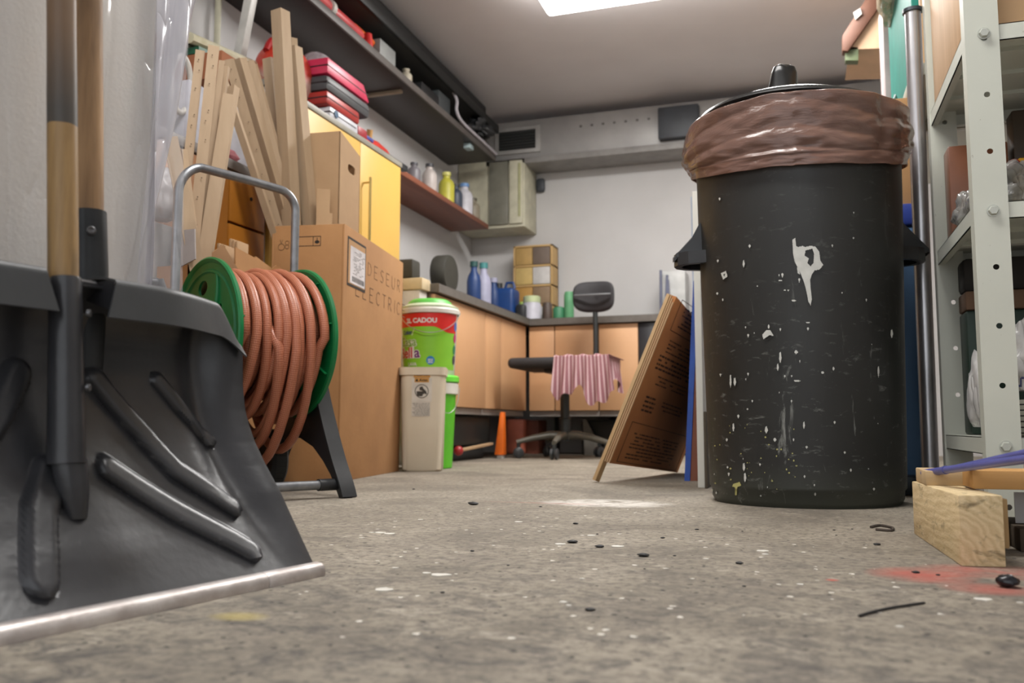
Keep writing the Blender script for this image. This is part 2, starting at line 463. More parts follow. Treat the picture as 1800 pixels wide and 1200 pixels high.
for s_ in (-1, 1):
    b.grid(lambda a, c: SP(UC + s_ * (.034 + .003 * c), lerp(.118, .062, a), ZT - .002 - c * lerp(.012, .03, a)), 8, 6)
b.build('socket_recess', blk, sh)
# aluminium edge strip
b = M()
for (u0, u1) in ((-.006, .077), (.0772, UW + .006)):
    prof = [(-.008, 0), (-.0085, .005), (-.007, .0105), (-.003, .0135), (.004, .0145), (.0085, .0135), (.006, .004), (.003, 0)]
    b.prism(prof, lambda a, c, d: SP(d, a, c), u0, u1, .0012)
b.build('edge_strip', mat('worn_aluminium', (214, 208, 204), .42, .55, rgb2=(176, 166, 162), scale=30, stretch=(1, 1, 1), bump=.4, bscale=140), sh)
# socket tube
b = M()
p0 = SP(UC + .003, .0655, .128); p1 = SP(UC + .004, .078, ZT - .008)
ax = (p1 - p0).normalized()
b.tube([p0 + (p0 - p1) * .0, lerp(p0, p1, .3), lerp(p0, p1, .7), p1, p1 + ax * .004], [.0160, .0150, .0143, .0138, .0128], 28)
b.build('socket', blk, sh, ang=40)
b = M()    # sliced tip running into the blade
def tip(a, c):
    z = lerp(.132, .080, c); th = pi * (a - .5) * 1.0
    zz = z; bk = lerp(.066, .056, c); r = lerp(.0160, .009, c * c)
    return SP(UC + r * sin(th) - .004 * c, bk - r * cos(th) * .9 + .002, zz)
b.grid(tip, 20, 14); b.solid(.003)
b.build('socket_tip', blk, sh, ang=50)
for zz in (.262, .195):
    b = M(); c = SP(UC - .001, .073 - (.285 - zz) * .057, zz); ex = SU; ez = SN; ey = Vector((0, 0, 1))
    # heads sit on the tube's front, turned to the right
    nn = (SN * .8 + -SU * .6).normalized(); c = c + nn * .0140
    e1 = nn.cross(Vector((0, 0, 1))).normalized(); e2 = Vector((0, 0, 1))
    b.lathe([(.0035, -.002), (.0035, .0006), (.0028, .0012), (.001, .0008)], c, 14, (e1, e2, nn)); b.build('screw', mat('screw_steel', (110, 110, 112), .35, .8), sh)
# wooden handle with a band of black paint
hm = bpy.data.materials.new('handle_wood'); hm.use_nodes = True; t = NT(hm); bs = t.n['Principled BSDF']
pos = t.new('ShaderNodeNewGeometry').outputs['Position']
gr = t.noise(t.mapping(pos, scale=(60, 60, 3)), 3, 6, .6); gr2 = t.noise(t.mapping(pos, scale=(20, 20, 4)), 2.2, 3)
wood = t.mix(gr, lin((118, 88, 50)), lin((176, 142, 92))); wood = t.mix(t.ramp(gr2, [(.5, 0.0), (.75, .75)]), wood, lin((70, 62, 48)))
sx = t.new('ShaderNodeSeparateXYZ'); t.link(pos, sx.inputs[0]); Z = sx.outputs[2]
def on_uc(px, py):
    r_ = ray(px, py); return C0 + r_ * ((S0 + SU * UC - C0).dot(SU) / r_.dot(SU))
zlow = on_uc(112, 226).z; zmid = on_uc(112, 125).z
inb = t.math('GREATER_THAN', t.math('ADD', Z, t.math('MULTIPLY', gr2, .004)), zlow + .002)
wood = t.mix(t.math('MULTIPLY', inb, .93), wood, lin((56, 55, 54)))
browner = t.ramp(t.math('MULTIPLY_ADD', Z, 7.0, -zmid * 7 + .5), [(.2, 0.0), (.8, .8)])
wood = t.mix(browner, wood, lin((124, 96, 70)))
t.link(wood, bs.inputs['Base Color']); bs.inputs['Roughness'].default_value = .5
b = M(); q0 = SP(UC, .074, ZT - .02); rr_ = ray(108, 0); k_ = (S0 + SU * (UC + .006) - C0).dot(SU) / rr_.dot(SU); q1 = C0 + rr_ * k_
rr_ = ray(111, 462); k_ = (S0 + SU * (UC + .004) - C0).dot(SU) / rr_.dot(SU); qm = C0 + rr_ * k_; q0 = qm + (qm - q1) * .10; up = (q1 - q0) / (q1 - q0).length
b.tube([q0 + up * (k * .06) for k in range(18)], [.0130] * 4 + [.0127] * 14, 28)
b.build('handle', hm, sh)

# ------------------------------------------------------------------ second tool behind the shovel
wood2 = mat('worn_ash_wood', (168, 132, 92), .6, rgb2=(108, 80, 52), scale=8, stretch=(6, 6, .6), bump=.3, bscale=30)
q = P(157, 480, Y=.70); qt = P(155, 380, Y=.70); q0 = P(154, 0, Y=.70)
t2 = thing('garden_spade', 'spade with brown wooden handle and riveted dark steel socket, behind the snow shovel', 'spade', (q.x, q.y, 0))
b = M(); b.tube([(q.x, q.y, .02), (q.x, q.y, .2), q, qt + Vector((0, 0, .004))], [.008, .0165, .0178, .0172], 24); soc = b.build('socket', mat('blackened_steel', (58, 60, 62), .45, .5, rgb2=(40, 42, 44), scale=20), t2)
d_ = (P(161, 411, Y=.69) - C0).normalized(); cc = Vector((q.x, q.y, P(160, 411, Y=.70).z)) - d_ * .0; nn = Vector((-(cc.x), -(cc.y), 0)).normalized()
e1 = nn.cross(Vector((0, 0, 1))); b = M(); b.lathe([(.0045, -.002), (.0045, .001), (.003, .002), (.0012, .001)], cc + nn * .0172 , 16, (e1, Vector((0, 0, 1)), nn)); b.build('rivet', mat('screw_steel', (110, 110, 112), .35, .8), soc)
b = M(); hw = Vector((q.x, q.y, 0)); dirn = (q0 - qt) / (q0.z - qt.z)
b.tube([qt + dirn * (k * .07) + Vector((0, 0, -.02)) for k in range(15)], .0155, 24); b.build('handle', wood2, t2)
b = M(); b.box((q.x - .006, q.y - .08, .0), (q.x + .004, q.y + .08, .19), .002); b.build('spade_blade', mat('blackened_steel', (58, 60, 62)), t2)

# ------------------------------------------------------------------ slab in plastic sheeting
def plastic_mat(name, col, alpha, rough=.12):
    m = bpy.data.materials.new(name); m.use_nodes = True; t = NT(m); b = t.n['Principled BSDF']; out = t.n['Material Output']
    b.inputs['Base Color'].default_value = lin(col); b.inputs['Roughness'].default_value = rough
    tr = t.new('ShaderNodeBsdfTransparent'); tr.inputs[0].default_value = (.97, .97, .98, 1)
    mx = t.new('ShaderNodeMixShader'); mx.inputs[0].default_value = alpha
    bn = t.new('ShaderNodeBump'); bn.inputs['Strength'].default_value = .9; bn.inputs['Distance'].default_value = .012
    tc = t.new('ShaderNodeTexCoord').outputs['Object']; rg_ = t.math('ABSOLUTE', t.math('SUBTRACT', t.noise(t.mapping(tc, (5, 5, 1.1)), 2.2, 2, .5, 1.2), .5)); t.link(t.math('POWER', rg_, .5), bn.inputs['Height']); t.link(bn.outputs[0], b.inputs['Normal'])
    t.link(tr.outputs[0], mx.inputs[1]); t.link(b.outputs[0], mx.inputs[2]); t.link(mx.outputs[0], out.inputs[0])
    return m
foam = mat('off_white_cloth', (226, 220, 210), .9, rgb2=(216, 209, 198), scale=4, bump=.35, bscale=200)
pl = thing('wrapped_mattress', 'off-white mattress on edge wrapped in clear plastic sheeting behind the two wooden handles', 'mattress', (-.82, .45, 0))
b = M(); b.box((-.93, -.1, .0), (-.765, .90, 1.3), .03, seg=4); b.build('mattress', foam, pl)
film = plastic_mat('clear_film', (225, 226, 232), .26, .08)
film2 = plastic_mat('hazy_film', (200, 199, 208), .78, .2)
def folds(y, z, s): return .004 * sin(y * 26 + 1.6 * sin(z * 4 + s)) + .010 * noise.noise(Vector((y * 10, z * 2.5, s))) + .005 * abs(noise.noise(Vector((y * 22, z * 6, s + 3)))) 
b = M(); b.grid(lambda a, c: Vector((-.752 + .012 + folds(lerp(-.1, .92, a), lerp(.01, 1.25, c), 1) * 1.0, lerp(-.1, .92, a), lerp(.01, 1.25, c))), 160, 60); b.build('plastic_sheet', film, pl, ang=80)
b = M()      # loose skirt of sheeting past the edge
def skirt(a, c):
    z = lerp(.30, 1.25, c)
    edge = P(interp([(.30, 246), (.36, 250), (.44, 272), (.56, 300), (.68, 320), (.80, 334), (1.3, 352)], z), 300, X=-.80).y
    y = lerp(.86, edge, a); x = lerp(-.752, -.80, a) + .012 * sin(a * 9 + 1.5 * sin(z * 4)) + .010 * noise.noise(Vector((a * 5, z * 4, 2)))
    return Vector((x, y, z))
b.grid(skirt, 80, 60); b.grid(lambda a, c: skirt(1, c) + Vector((-.13 * a, -.02 + .012 * sin(a * 14 + c * 3) - .07 * a, 0)), 24, 60)
b.build('plastic_skirt', film2, pl, ang=80, label='loose hazy flap of plastic sheeting')
# ================================================================== HOSE REEL
AZR = .5025; RA = Vector((sin(AZR), cos(AZR), 0)); HH = .1141; RO = Vector((-1.2276, 1.7804, 0)); RP = Vector((RA.y, -RA.x, 0))
def R3(x, y, z): return RO + RP * x + RA * y + Vector((0, 0, z))
green = mat('green_plastic', (8, 118, 62), .38, rgb2=(4, 96, 50), scale=9, bump=.08)
grey_tube = mat('galvanised_tube', (150, 152, 156), .35, .7, rgb2=(122, 124, 128), scale=30, bump=.1)
blackp = mat('black_plastic', (44, 45, 47), .42, rgb2=(34, 35, 37), scale=15, bump=.1)
reel = thing('hose_reel', 'green hose reel on a black wheeled frame with grey tube handle', 'hose reel', RO)
AZ = .364; FR = .178
for s_ in (-1, 1):
    b = M()
    outer = circ(0, 0, FR, 90)
    holes = []
    for k in range(3):
        a = radians(100 + 120 * k) + (.15 if s_ > 0 else 0)
        holes.append(circ(.115 * cos(a), .115 * sin(a), .024, 22, .017, a + pi / 2))
        a2 = a + radians(60); holes.append(circ(.075 * cos(a2), .075 * sin(a2), .011, 14, .03, a2 + pi / 2 ))
    y0 = s_ * HH
    if s_ > 0: holes = []
    b.plate(outer, holes, lambda x, z, d: R3(x, y0 + d, AZ + z), -.003, .003)
    ax = (RP, Vector((0, 0, 1)), RA * s_)
    c = R3(0, y0, AZ)
    b.lathe([(FR - .002, -.004), (FR + .003, -.002), (FR + .004, .006), (FR, .009), (FR - .007, .006), (FR - .010, .001), (FR - .008, -.003)], c, 90, ax, caps=False)
    b.lathe([(FR - .022, .002), (FR - .026, .007), (FR - .030, .007), (FR - .034, .002)], c, 70, ax, caps=False)
    if s_ < 0:
        b.lathe([(.062, .0), (.058, .012), (.044, .020), (.036, .021), (.030, .012), (.001, .010)], c, 50, ax, caps=False)
        for k in range(3):     # swept raised ribs between hub and rim
            a = radians(40 + 120 * k)
            pts = [c + RA * (-.003) + (RP * cos(a + .5 * q) + Vector((0, 0, 1)) * sin(a + .5 * q)) * lerp(.05, .150, q) for q in [i / 12 for i in range(13)]]
            b.tube(pts, [.009 - .004 * i / 12 for i in range(13)], 8)
    fl = b.build('flange', green, reel, ang=50)
    b = M()
    for k in range(9 if s_ > 0 else 8):
        a = 2 * pi * k / 9 + .2
        e = RP * cos(a) + Vector((0, 0, 1)) * sin(a); f_ = e.cross(RA)
        c0 = c - RA * s_ * .003
        vs = [c0 + e * .07 + f_ * w_ - RA * s_ * h for w_ in (-.0013, .0013) for h in (0, .010)] + [c0 + e * (FR - .006) + f_ * w_ - RA * s_ * h for w_ in (-.0013, .0013) for h in (0, .007)]
        b.hexa(vs)
    b.build('flange_rib', green, fl)
b = M(); b.lathe([(.085, -HH + .004), (.085, HH - .004)], R3(0, 0, AZ), 40, (RP, Vector((0, 0, 1)), RA)); b.build('drum', mat('dark_green_plastic', (12, 70, 42), .5), reel)
b = M(); b.lathe([(.016, -HH - .035), (.016, HH + .035)], R3(0, 0, AZ), 20, (RP, Vector((0, 0, 1)), RA)); b.build('axle', grey_tube, reel)
# U-shaped tube handle
YL = -HH - .066; YR = HH + .028
def solve_x(y, z, px):
    lo_, hi_ = -.25, .25
    for _ in range(30):
        m_ = (lo_ + hi_) / 2
        if proj(R3(m_, y, z))[0] < px: lo_ = m_
        else: hi_ = m_
    return m_
xl = solve_x(YL, .5, 308); xr = solve_x(YR, .5, 516); ZH = .760
pts = [R3(xl, YL, .30), R3(xl, YL, .5), R3(xl, YL, ZH - .07)]
for k in range(1, 9): 
    a = pi / 2 * k / 8; pts.append(R3(xl, YL + .05 * (1 - cos(a)), ZH - .07 + .05 * sin(a) + 0.02 * k / 8))
pts.append(R3((xl + xr) / 2, 0, ZH))
for k in range(0, 9):
    a = pi / 2 * k / 8; pts.append(R3(xr, YR - .05 * (1 - sin(a)), ZH - .05 * (1 - cos(a))))
pts += [R3(xr, YR, .5), R3(xr, YR, .30)]
b = M(); b.tube(pts, .0105, 18); b.build('handle', grey_tube, reel, ang=50)
for y in (YL, YR):
    b = M(); b.tube([R3(xl if y < 0 else xr, y, .44), R3(xl if y < 0 else xr, y, .34)], .0125, 16); b.build('handle_sleeve', blackp, reel)
# side frames with foot, arch and wheel bracket
poly = [(-.035, .42), (.02, .42), (.045, .38), (.060, .32), (.088, .24), (.125, .16), (.165, .085), (.200, .03), (.214, 0), (.186, 0), (.175, .018), (.150, .050), (.118, .082), (.07, .115), (.01, .135), (-.04, .138), (-.055, .125), (-.075, .10), (-.085, .075), (-.10, .068), (-.115, .08), (-.105, .13), (-.09, .20), (-.07, .28), (-.05, .36)]
for s_ in (-1, 1):
    b = M(); y0 = s_ * (HH + .022)
    b.prism(poly, lambda x, z, d: R3(x, y0 + d, z), -.010, .010, .002)
    edge = [(.035, .40), (.060, .32), (.088, .24), (.125, .16), (.165, .085), (.200, .03), (.214, .002)]
    sm = smoothpath([(x, 0, z) for x, z in edge], 6)
    A = [R3(p.x, y0, p.z) for p in sm]
    g_ = [[None] * 2 for _ in A]
    for d in (-.019, .019): pass
    pr = []
    for i, p in enumerate(sm):
        d2 = (sm[min(i + 1, len(sm) - 1)] - sm[max(i - 1, 0)]).normalized(); nrm = Vector((-d2.z, 0, d2.x)) * -1
        pr.append([b.v(R3(p.x + nrm.x * a_, y0 + c_, p.z + nrm.z * a_)) for a_, c_ in ((0.002, -.019), (0.002, .019), (-.004, .019), (-.004, -.019))])
    for i in range(len(pr) - 1):
        for k in range(4): b._f([pr[i][k], pr[i][(k + 1) % 4], pr[i + 1][(k + 1) % 4], pr[i + 1][k]])
    b._f(pr[0]); b._f(pr[-1][::-1])
    b.build('side_frame', blackp, reel, ang=30)
b = M(); b.tube([R3(.176, -HH, .030), R3(.176, HH + .005, .030)], .0105, 16); b.build('cross_tube', grey_tube, reel)
b = M(); b.tube([R3(.176, HH - .035, .030), R3(.176, HH + .012, .030)], .0135, 16); b.build('tube_socket', blackp, reel)
b = M(); b.tube([R3(-.085, -HH - .03, .078), R3(-.085, HH + .03, .078)], .006, 10); b.build('wheel_axle', grey_tube, reel)
rubber = mat('wheel_rubber', (34, 34, 33), .75, rgb2=(26, 26, 26), bump=.3, bscale=90)
for s_ in (-1, 1):
    y0 = s_ * (HH - .025)
    b = M(); ax = (RP, Vector((0, 0, 1)), RA)
    b.lathe([(.02, -.012), (.045, -.012), (.05, -.02), (.068, -.022), (.076, -.014), (.076, .014), (.068, .022), (.05, .02), (.045, .012), (.02, .012)], R3(-.085, y0, .0775), 40, ax)
    for k in range(30):
        a = 2 * pi * k / 30; e = RP * cos(a) + Vector((0, 0, 1)) * sin(a); f_ = e.cross(RA); c = R3(-.085, y0, .0775) + e * .0755
        b.hexa([c + f_ * i_ * .003 + RA * j_ * .013 + e * k_ * .0018 for i_ in (-1, 1) for j_ in (-1, 1) for k_ in (-1, 1)])
    b.build('wheel', rubber, reel)
# braided hose
hm = bpy.data.materials.new('braided_hose'); hm.use_nodes = True; t = NT(hm); bs = t.n['Principled BSDF']
uvn = t.new('ShaderNodeUVMap').outputs[0]; sx = t.new('ShaderNodeSeparateXYZ'); t.link(uvn, sx.inputs[0])
u = t.math('MULTIPLY', sx.outputs[0], 2 * pi * 9); v = t.math('MULTIPLY', sx.outputs[1], 2 * pi / .0095)
s1 = t.math('SINE', t.math('ADD', u, v)); s2 = t.math('SINE', t.math('SUBTRACT', u, v)); br = t.math('MULTIPLY', s1, s2)
fac = t.math('MULTIPLY_ADD', br, .5, .5)
posn = t.new('ShaderNodeNewGeometry').outputs['Position']
basec = t.mix(t.noise(posn, 14, 3), lin((138, 72, 48)), lin((160, 90, 62)))
t.link(t.mix(t.ramp(fac, [(.35, 0.0), (.8, .6)]), basec, lin((206, 142, 112))), bs.inputs['Base Color']); bs.inputs['Roughness'].default_value = .42
bn = t.new('ShaderNodeBump'); bn.inputs['Strength'].default_value = .3; bn.inputs['Distance'].default_value = .001; t.link(fac, bn.inputs['Height']); t.link(bn.outputs[0], bs.inputs['Normal'])
rnd = random.Random(3)
hr = .0112; pts = []
def coil(yA, yB, turns, r0, sag, first=0.0, jit=.006, drift=.012):
    n = int(turns * 40)
    for i in range(n):
        k = i / 40; th = 2 * pi * k + first; tt = i / n
        r = r0 + jit * noise.noise(Vector((k * .9, r0 * 50, 2)))
        low = max(0, -sin(th)); s_ = sag * (1 + .6 * sin(k * 2.1 + r0 * 30))
        y = lerp(yA, yB, tt) + drift * sin(th * .5 + k) * low + .003 * noise.noise(Vector((k * 2, 5, r0)))
        y = max(-HH + .018, min(HH - .018, y))
        pts.append(R3(r * cos(th), y, AZ + r * sin(th) - s_ * low ** 1.5))
coil(-HH + .018, HH - .018, 8, .100, .0, jit=.002, drift=0)
coil(HH - .02, -HH + .02, 8, .124, .006, jit=.003, drift=.004)
coil(-HH + .02, HH - .022, 7, .149, .025, jit=.008, drift=.018)
coil(HH - .018, HH - .09, 2, .164, .085, drift=-.012)
coil(HH - .09, -.02, 2, .158, .060, drift=.02)
last = pts[-1]; pts += [R3(.13, -.03, AZ + .02), R3(.10, -.035, AZ + .03)]
b = M(); b.tube(pts, hr, 10, caps=True); b.build('garden_hose', hm, None, 'salmon pink braided garden hose wound in many turns on the green reel', 'hose', ang=80)

# ================================================================== CARDBOARD
def cardboard(name, c1, c2=None, sc=6):
    return mat(name, c1, .85, rgb2=c2 or tuple(int(x * .9) for x in c1), scale=sc, bump=.25, bscale=80)
cb = cardboard('brown_cardboard', (176, 130, 84), (160, 116, 74)); cb_in = cardboard('cardboard_inside', (150, 112, 74))
ink = mat('black_ink', (42, 34, 28), .8)
inkf = mat('faded_ink', (108, 80, 54), .85, rgb2=(126, 92, 60), scale=60, contrast=.3)
BA = Vector((-1.288, 2.31, 0)); BE = Vector((-.104, .625, 0)).normalized(); BF = Vector((-BE.y, BE.x, 0))
BW, BL, BH = .226, .634, .765
def BX(a, f, z): k = 1 + .012 * z / BH; return BA + BE * (a * k - .004 * z / BH) + BF * (f * k - .006 * z / BH) + Vector((0, 0, z))   # a along the right face, f along the left face
big = thing('cardboard_box', 'tall brown cardboard carton marked in pencil as electrical waste, beside the hose reel', 'carton', BA + BE * .3 + BF * .1)
b = M(); T_ = .006
for (a0, a1, f0, f1) in ((0, BL, 0, T_), (0, BL, BW - T_, BW), (0, T_, T_, BW - T_), (BL - T_, BL, T_, BW - T_)):
    b.hexa([BX(a, f, z) for a in (a0, a1) for f in (f0, f1) for z in (.0, BH)], .0018)
b.hexa([BX(a, f, z) for a in (T_, BL - T_) for f in (T_, BW - T_) for z in (.0, .006)])
b.build('carton_walls', cb, big, ang=30)
def onR(a, z, d=.0006): return BX(a, -d, z)          # right face, a from the near corner
def onL(f, z, d=.0006): return BX(-d, f, z)          # left face, f from the near corner
def face_box(fn, a0, a1, z0, z1, d0=.0002, d1=.0010):
    return [fn(a, z, d) for a in (a0, a1) for z in (z0, z1) for d in (d0, d1)]
# address label in its window
b = M(); b.hexa(face_box(onR, .028, .200, .585, .735, .0001, .0008)); wl = b.build('label_window', mat('label_black', (46, 38, 34), .5), big, label='black framed document window')
b = M(); b.hexa(face_box(onR, .036, .192, .593, .727, .0008, .0013)); b.build('window_lining', cardboard('window_tan', (188, 146, 102)), wl)
b = M(); b.hexa(face_box(onR, .052, .190, .596, .710, .0013, .0020)); b.build('paper_label', mat('label_paper', (226, 220, 222), .6), wl)
b = M()
rr = random.Random(5)
for k in range(15):
    z = .700 - k * .0052; a = .075 + rr.random() * .02
    while a < .17:
        l = .006 + rr.random() * .016
        if rr.random() < .62: b.hexa(face_box(onR, a, a + l, z, z + .0016, .0020, .0022))
        a += l + .004
a = .07
while a < .182:
    l = .0012 + rr.random() * .002; b.hexa(face_box(onR, a, a + l, .603, .619, .0020, .0022)); a += l + .0016 + rr.random() * .0012
b.build('label_print', ink, wl)
# pencilled words
SF = {'D': [[(0, 0), (0, 1), (.5, .9), (.7, .5), (.5, .1), (0, 0)]], 'E': [[(.65, 1), (0, 1), (0, 0), (.65, 0)], [(0, .52), (.5, .52)]],
      'S': [[(.6, .9), (.3, 1), (.05, .8), (.2, .55), (.5, .45), (.6, .2), (.35, 0), (0, .1)]], 'U': [[(0, 1), (0, .25), (.2, 0), (.5, 0), (.65, .25), (.65, 1)]],
      'R': [[(0, 0), (0, 1), (.5, .95), (.55, .7), (.4, .52), (0, .5)], [(.2, .5), (.65, 0)]], 'I': [[(.1, 0), (.1, 1)]],
      'L': [[(0, 1), (0, 0), (.6, 0)]], 'C': [[(.65, .85), (.4, 1), (.1, .8), (0, .45), (.15, .1), (.4, 0), (.65, .12)]], 'T': [[(0, 1), (.7, 1)], [(.35, 1), (.35, 0)]]}
def strokes(b, txt, fn, a0, z0, adv, h, wv, slope=0):
    a = a0
    for ch in txt:
        for st in SF[ch]:
            for (x0, y0), (x1, y1) in zip(st, st[1:]):
                p = (a + x0 * adv * .9, z0 + y0 * h + slope * (a - a0)); q = (a + x1 * adv * .9, z0 + y1 * h + slope * (a - a0))
                dx, dz = q[0] - p[0], q[1] - p[1]; L = hypot(dx, dz) + 1e-6; nx, nz = -dz / L * wv, dx / L * wv
                for off in (0,):
                    b.hexa([fn(p[0] - nx, p[1] - nz, d) for d in (.0001, .0006)] + [fn(p[0] + nx, p[1] + nz, d) for d in (.0001, .0006)] +
                           [fn(q[0] - nx, q[1] - nz, d) for d in (.0001, .0006)] + [fn(q[0] + nx, q[1] + nz, d) for d in (.0001, .0006)])
        a += adv * (.55 if ch == 'I' else 1.15)
b = M(); strokes(b, 'DESEURI', onR, .225, .648, .0585, .042, .0013); b.build('pencil_writing', inkf, big, label='pencilled upper word')
b = M(); strokes(b, 'ELECTRICE', onR, .110, .565, .0605, .045, .0014); b.build('pencil_writing', mat('faded_ink_dark', (88, 62, 42), .85, rgb2=(112, 80, 52), scale=60, contrast=.3), big, label='pencilled lower word')
# shipping marks on the left face
b = M()
def rectline(b, fn, a0, a1, z0, z1, w_):
    for (p, q, r_, s_) in ((a0, a1, z0, z0 + w_), (a0, a1, z1 - w_, z1), (a0, a0 + w_, z0, z1), (a1 - w_, a1, z0, z1)): b.hexa(face_box(fn, p, q, r_, s_, .0001, .0006))
rectline(b, onL, .073, .165, .700, .730, .0018); b.hexa(face_box(onL, .096, .0975, .70, .73, .0001, .0006))
b.prism(circ(.0845, .712, .0075, 16, .005), lambda a, z, d: onL(a, z, d), .0001, .0007)
b.hexa(face_box(onL, .0835, .0855, .716, .725, .0001, .0007))
b.hexa(face_box(onL, .150, .158, .708, .724, .0001, .0006))
b.build('shipping_symbols', ink, big)
b = M(); 
for c_ in ((.196, .70, .010), (.178, .712, .006), (.178, .700, .006)):
    ring = circ(c_[0], c_[1], c_[2], 18)
    for p, q in zip(ring, ring[1:] + ring[:1]): b.tube([onL(*p), onL(*q)], .0008, 4)
b.tube([onL(.196, .71), onL(.200, .722)], .0008, 4); b.tube([onL(.196, .71), onL(.192, .722)], .0008, 4)
b.build('pencil_doodle', inkf, big)

# upright open carton inside the big one, with a hand hole
sb = thing('hand_hole_carton', 'light brown open carton with an oval hand hole sticking out of the tall carton', 'carton', P(593, 233, X=-1.36).xy.to_3d())
SA = Vector((-1.355, 2.40, 0)); d1 = Vector((-.10, .98, 0)).normalized(); d2 = Vector((-.98, -.10, 0)).normalized()
def SX(a, f, z): return SA + d1 * a + d2 * f + Vector((0, 0, z))
light_cb = cardboard('light_cardboard', (178, 146, 110), (166, 134, 100)); 
b = M(); LW, LL = .165, .165; 
hole = []
for k in range(20):
    a = 2 * pi * k / 20; hole.append((.095 + .030 * (abs(cos(a)) ** .6) * (1 if cos(a) > 0 else -1), .99 + .014 * (abs(sin(a)) ** .6) * (1 if sin(a) > 0 else -1)))
b.plate([(0, .012), (LL, .012), (LL, 1.055), (.125, 1.063), (0, 1.088)], [hole], lambda a, z, d: SX(a, d, z), 0, .004)
b.hexa([SX(a, f, z) for a in (0, .004) for f in (.0, LW) for z in (.012, 1.088)])
b.hexa([SX(a, f, z) for a in (LL - .004, LL) for f in (.0, LW) for z in (.012, 1.050)])
b.hexa([SX(a, f, z) for a in (0, LL) for f in (LW - .004, LW) for z in (.012, 1.080)])
b.build('carton_walls', light_cb, sb, ang=30)
b = M(); b.prism([(.05, 1.085), (.15, 1.060), (.155, 1.02)], lambda a, z, d: SX(a, -.014 * 0 + d + (1.085 - z) * -.06, z), .03, .034); b.build('flap', cb_in, sb)
b = M(); b.box((-1.45, 2.42, .012), (-1.38, 2.50, .013)); 

# ---- carton of torn cardboard behind the reel
sc = thing('open_scrap_carton', 'low open carton with torn flaps behind the green hose reel', 'carton', (-1.52, 2.05, 0))
c_ = P(430, 470, X=-1.40); SCY = c_.y
b = M()
b.plate([(1.75, 0), (2.20, 0), (2.20, .615), (2.13, .625), (2.11, .612), (2.03, .632), (1.98, .60), (1.90, .585), (1.75, .585)], [], lambda a, z, d: Vector((-1.435 + d, a + .05, z)), 0, .004)
b.box((-1.60, 1.80, 0), (-1.431, 1.804, .56)); b.box((-1.60, 2.245, 0), (-1.431, 2.25, .58)); b.box((-1.60, 1.80, 0), (-1.595, 2.25, .58))
b.build('carton_walls', cb, sc, ang=30)
def flap(pix, Y=None, X=None, nm='flap', m_=cb, th=.004):
    b = M(); pp = [P(u, v, Y=Y, X=X) for u, v in pix]; n_ = (pp[1] - pp[0]).cross(pp[2] - pp[0]).normalized() * th
    A = [b.v(p) for p in pp]; B = [b.v(p + n_) for p in pp]; b._f(A); b._f(B[::-1])
    for i in range(len(pp)): b._f([A[i], B[i], B[(i + 1) % len(pp)], A[(i + 1) % len(pp)]])
    return b
flap([(368, 448), (393, 430), (424, 482), (420, 500), (380, 490)], X=-1.425).build('flap', cb_in, sc, smooth=False)
flap([(414, 434), (466, 463), (462, 500), (414, 492)], X=-1.43).build('flap', cb, sc, smooth=False)
def stack_piece(u0, v0, u1, v1, X, label):
    b = M(); p = P(u0, v0, X=X); q = P(u1, v1, X=X)
    for k in range(3): b.hexa([Vector((X - .03 + .010 * k + dx, y, z)) for dx in (0, .0075) for y in (p.y, q.y) for z in (min(p.z, q.z) - .1, max(p.z, q.z) - .004 * k)], .001)
    b.build('corrugated_offcut', light_cb, None, label, 'cardboard offcut', 'folded cardboard offcuts')
stack_piece(398, 426, 414, 452, -1.45, 'folded cardboard offcut standing in the low carton, left one')
stack_piece(419, 418, 438, 442, -1.45, 'folded cardboard offcut standing in the low carton, right and taller one')
def offcut(u0, v0, u1, v1, label):
    b = M(); p = P((u0 + u1) / 2, v0, D=2.715); w_ = (u1 - u0) / F * 2.7 / 2; e = Vector((p.y, -p.x, 0)).normalized(); f_ = Vector((p.x, p.y, 0)).normalized()
    for k in range(4):
        b.hexa([Vector((p.x, p.y, 0)) + e * (w_ * i) + f_ * (.007 * k + dd) + Vector((0, 0, z)) for i in (-1, 1) for dd in (0, .0045) for z in (.02, p.z - .005 * (k % 2))], .001)
    b.build('corrugated_offcut', light_cb, None, label, 'cardboard offcut', 'folded cardboard offcuts')
offcut(557, 332, 580, 400, 'taller folded cardboard offcut in front of the hand hole carton')
offcut(561, 374, 584, 400, 'shorter folded cardboard offcut in front of the hand hole carton')

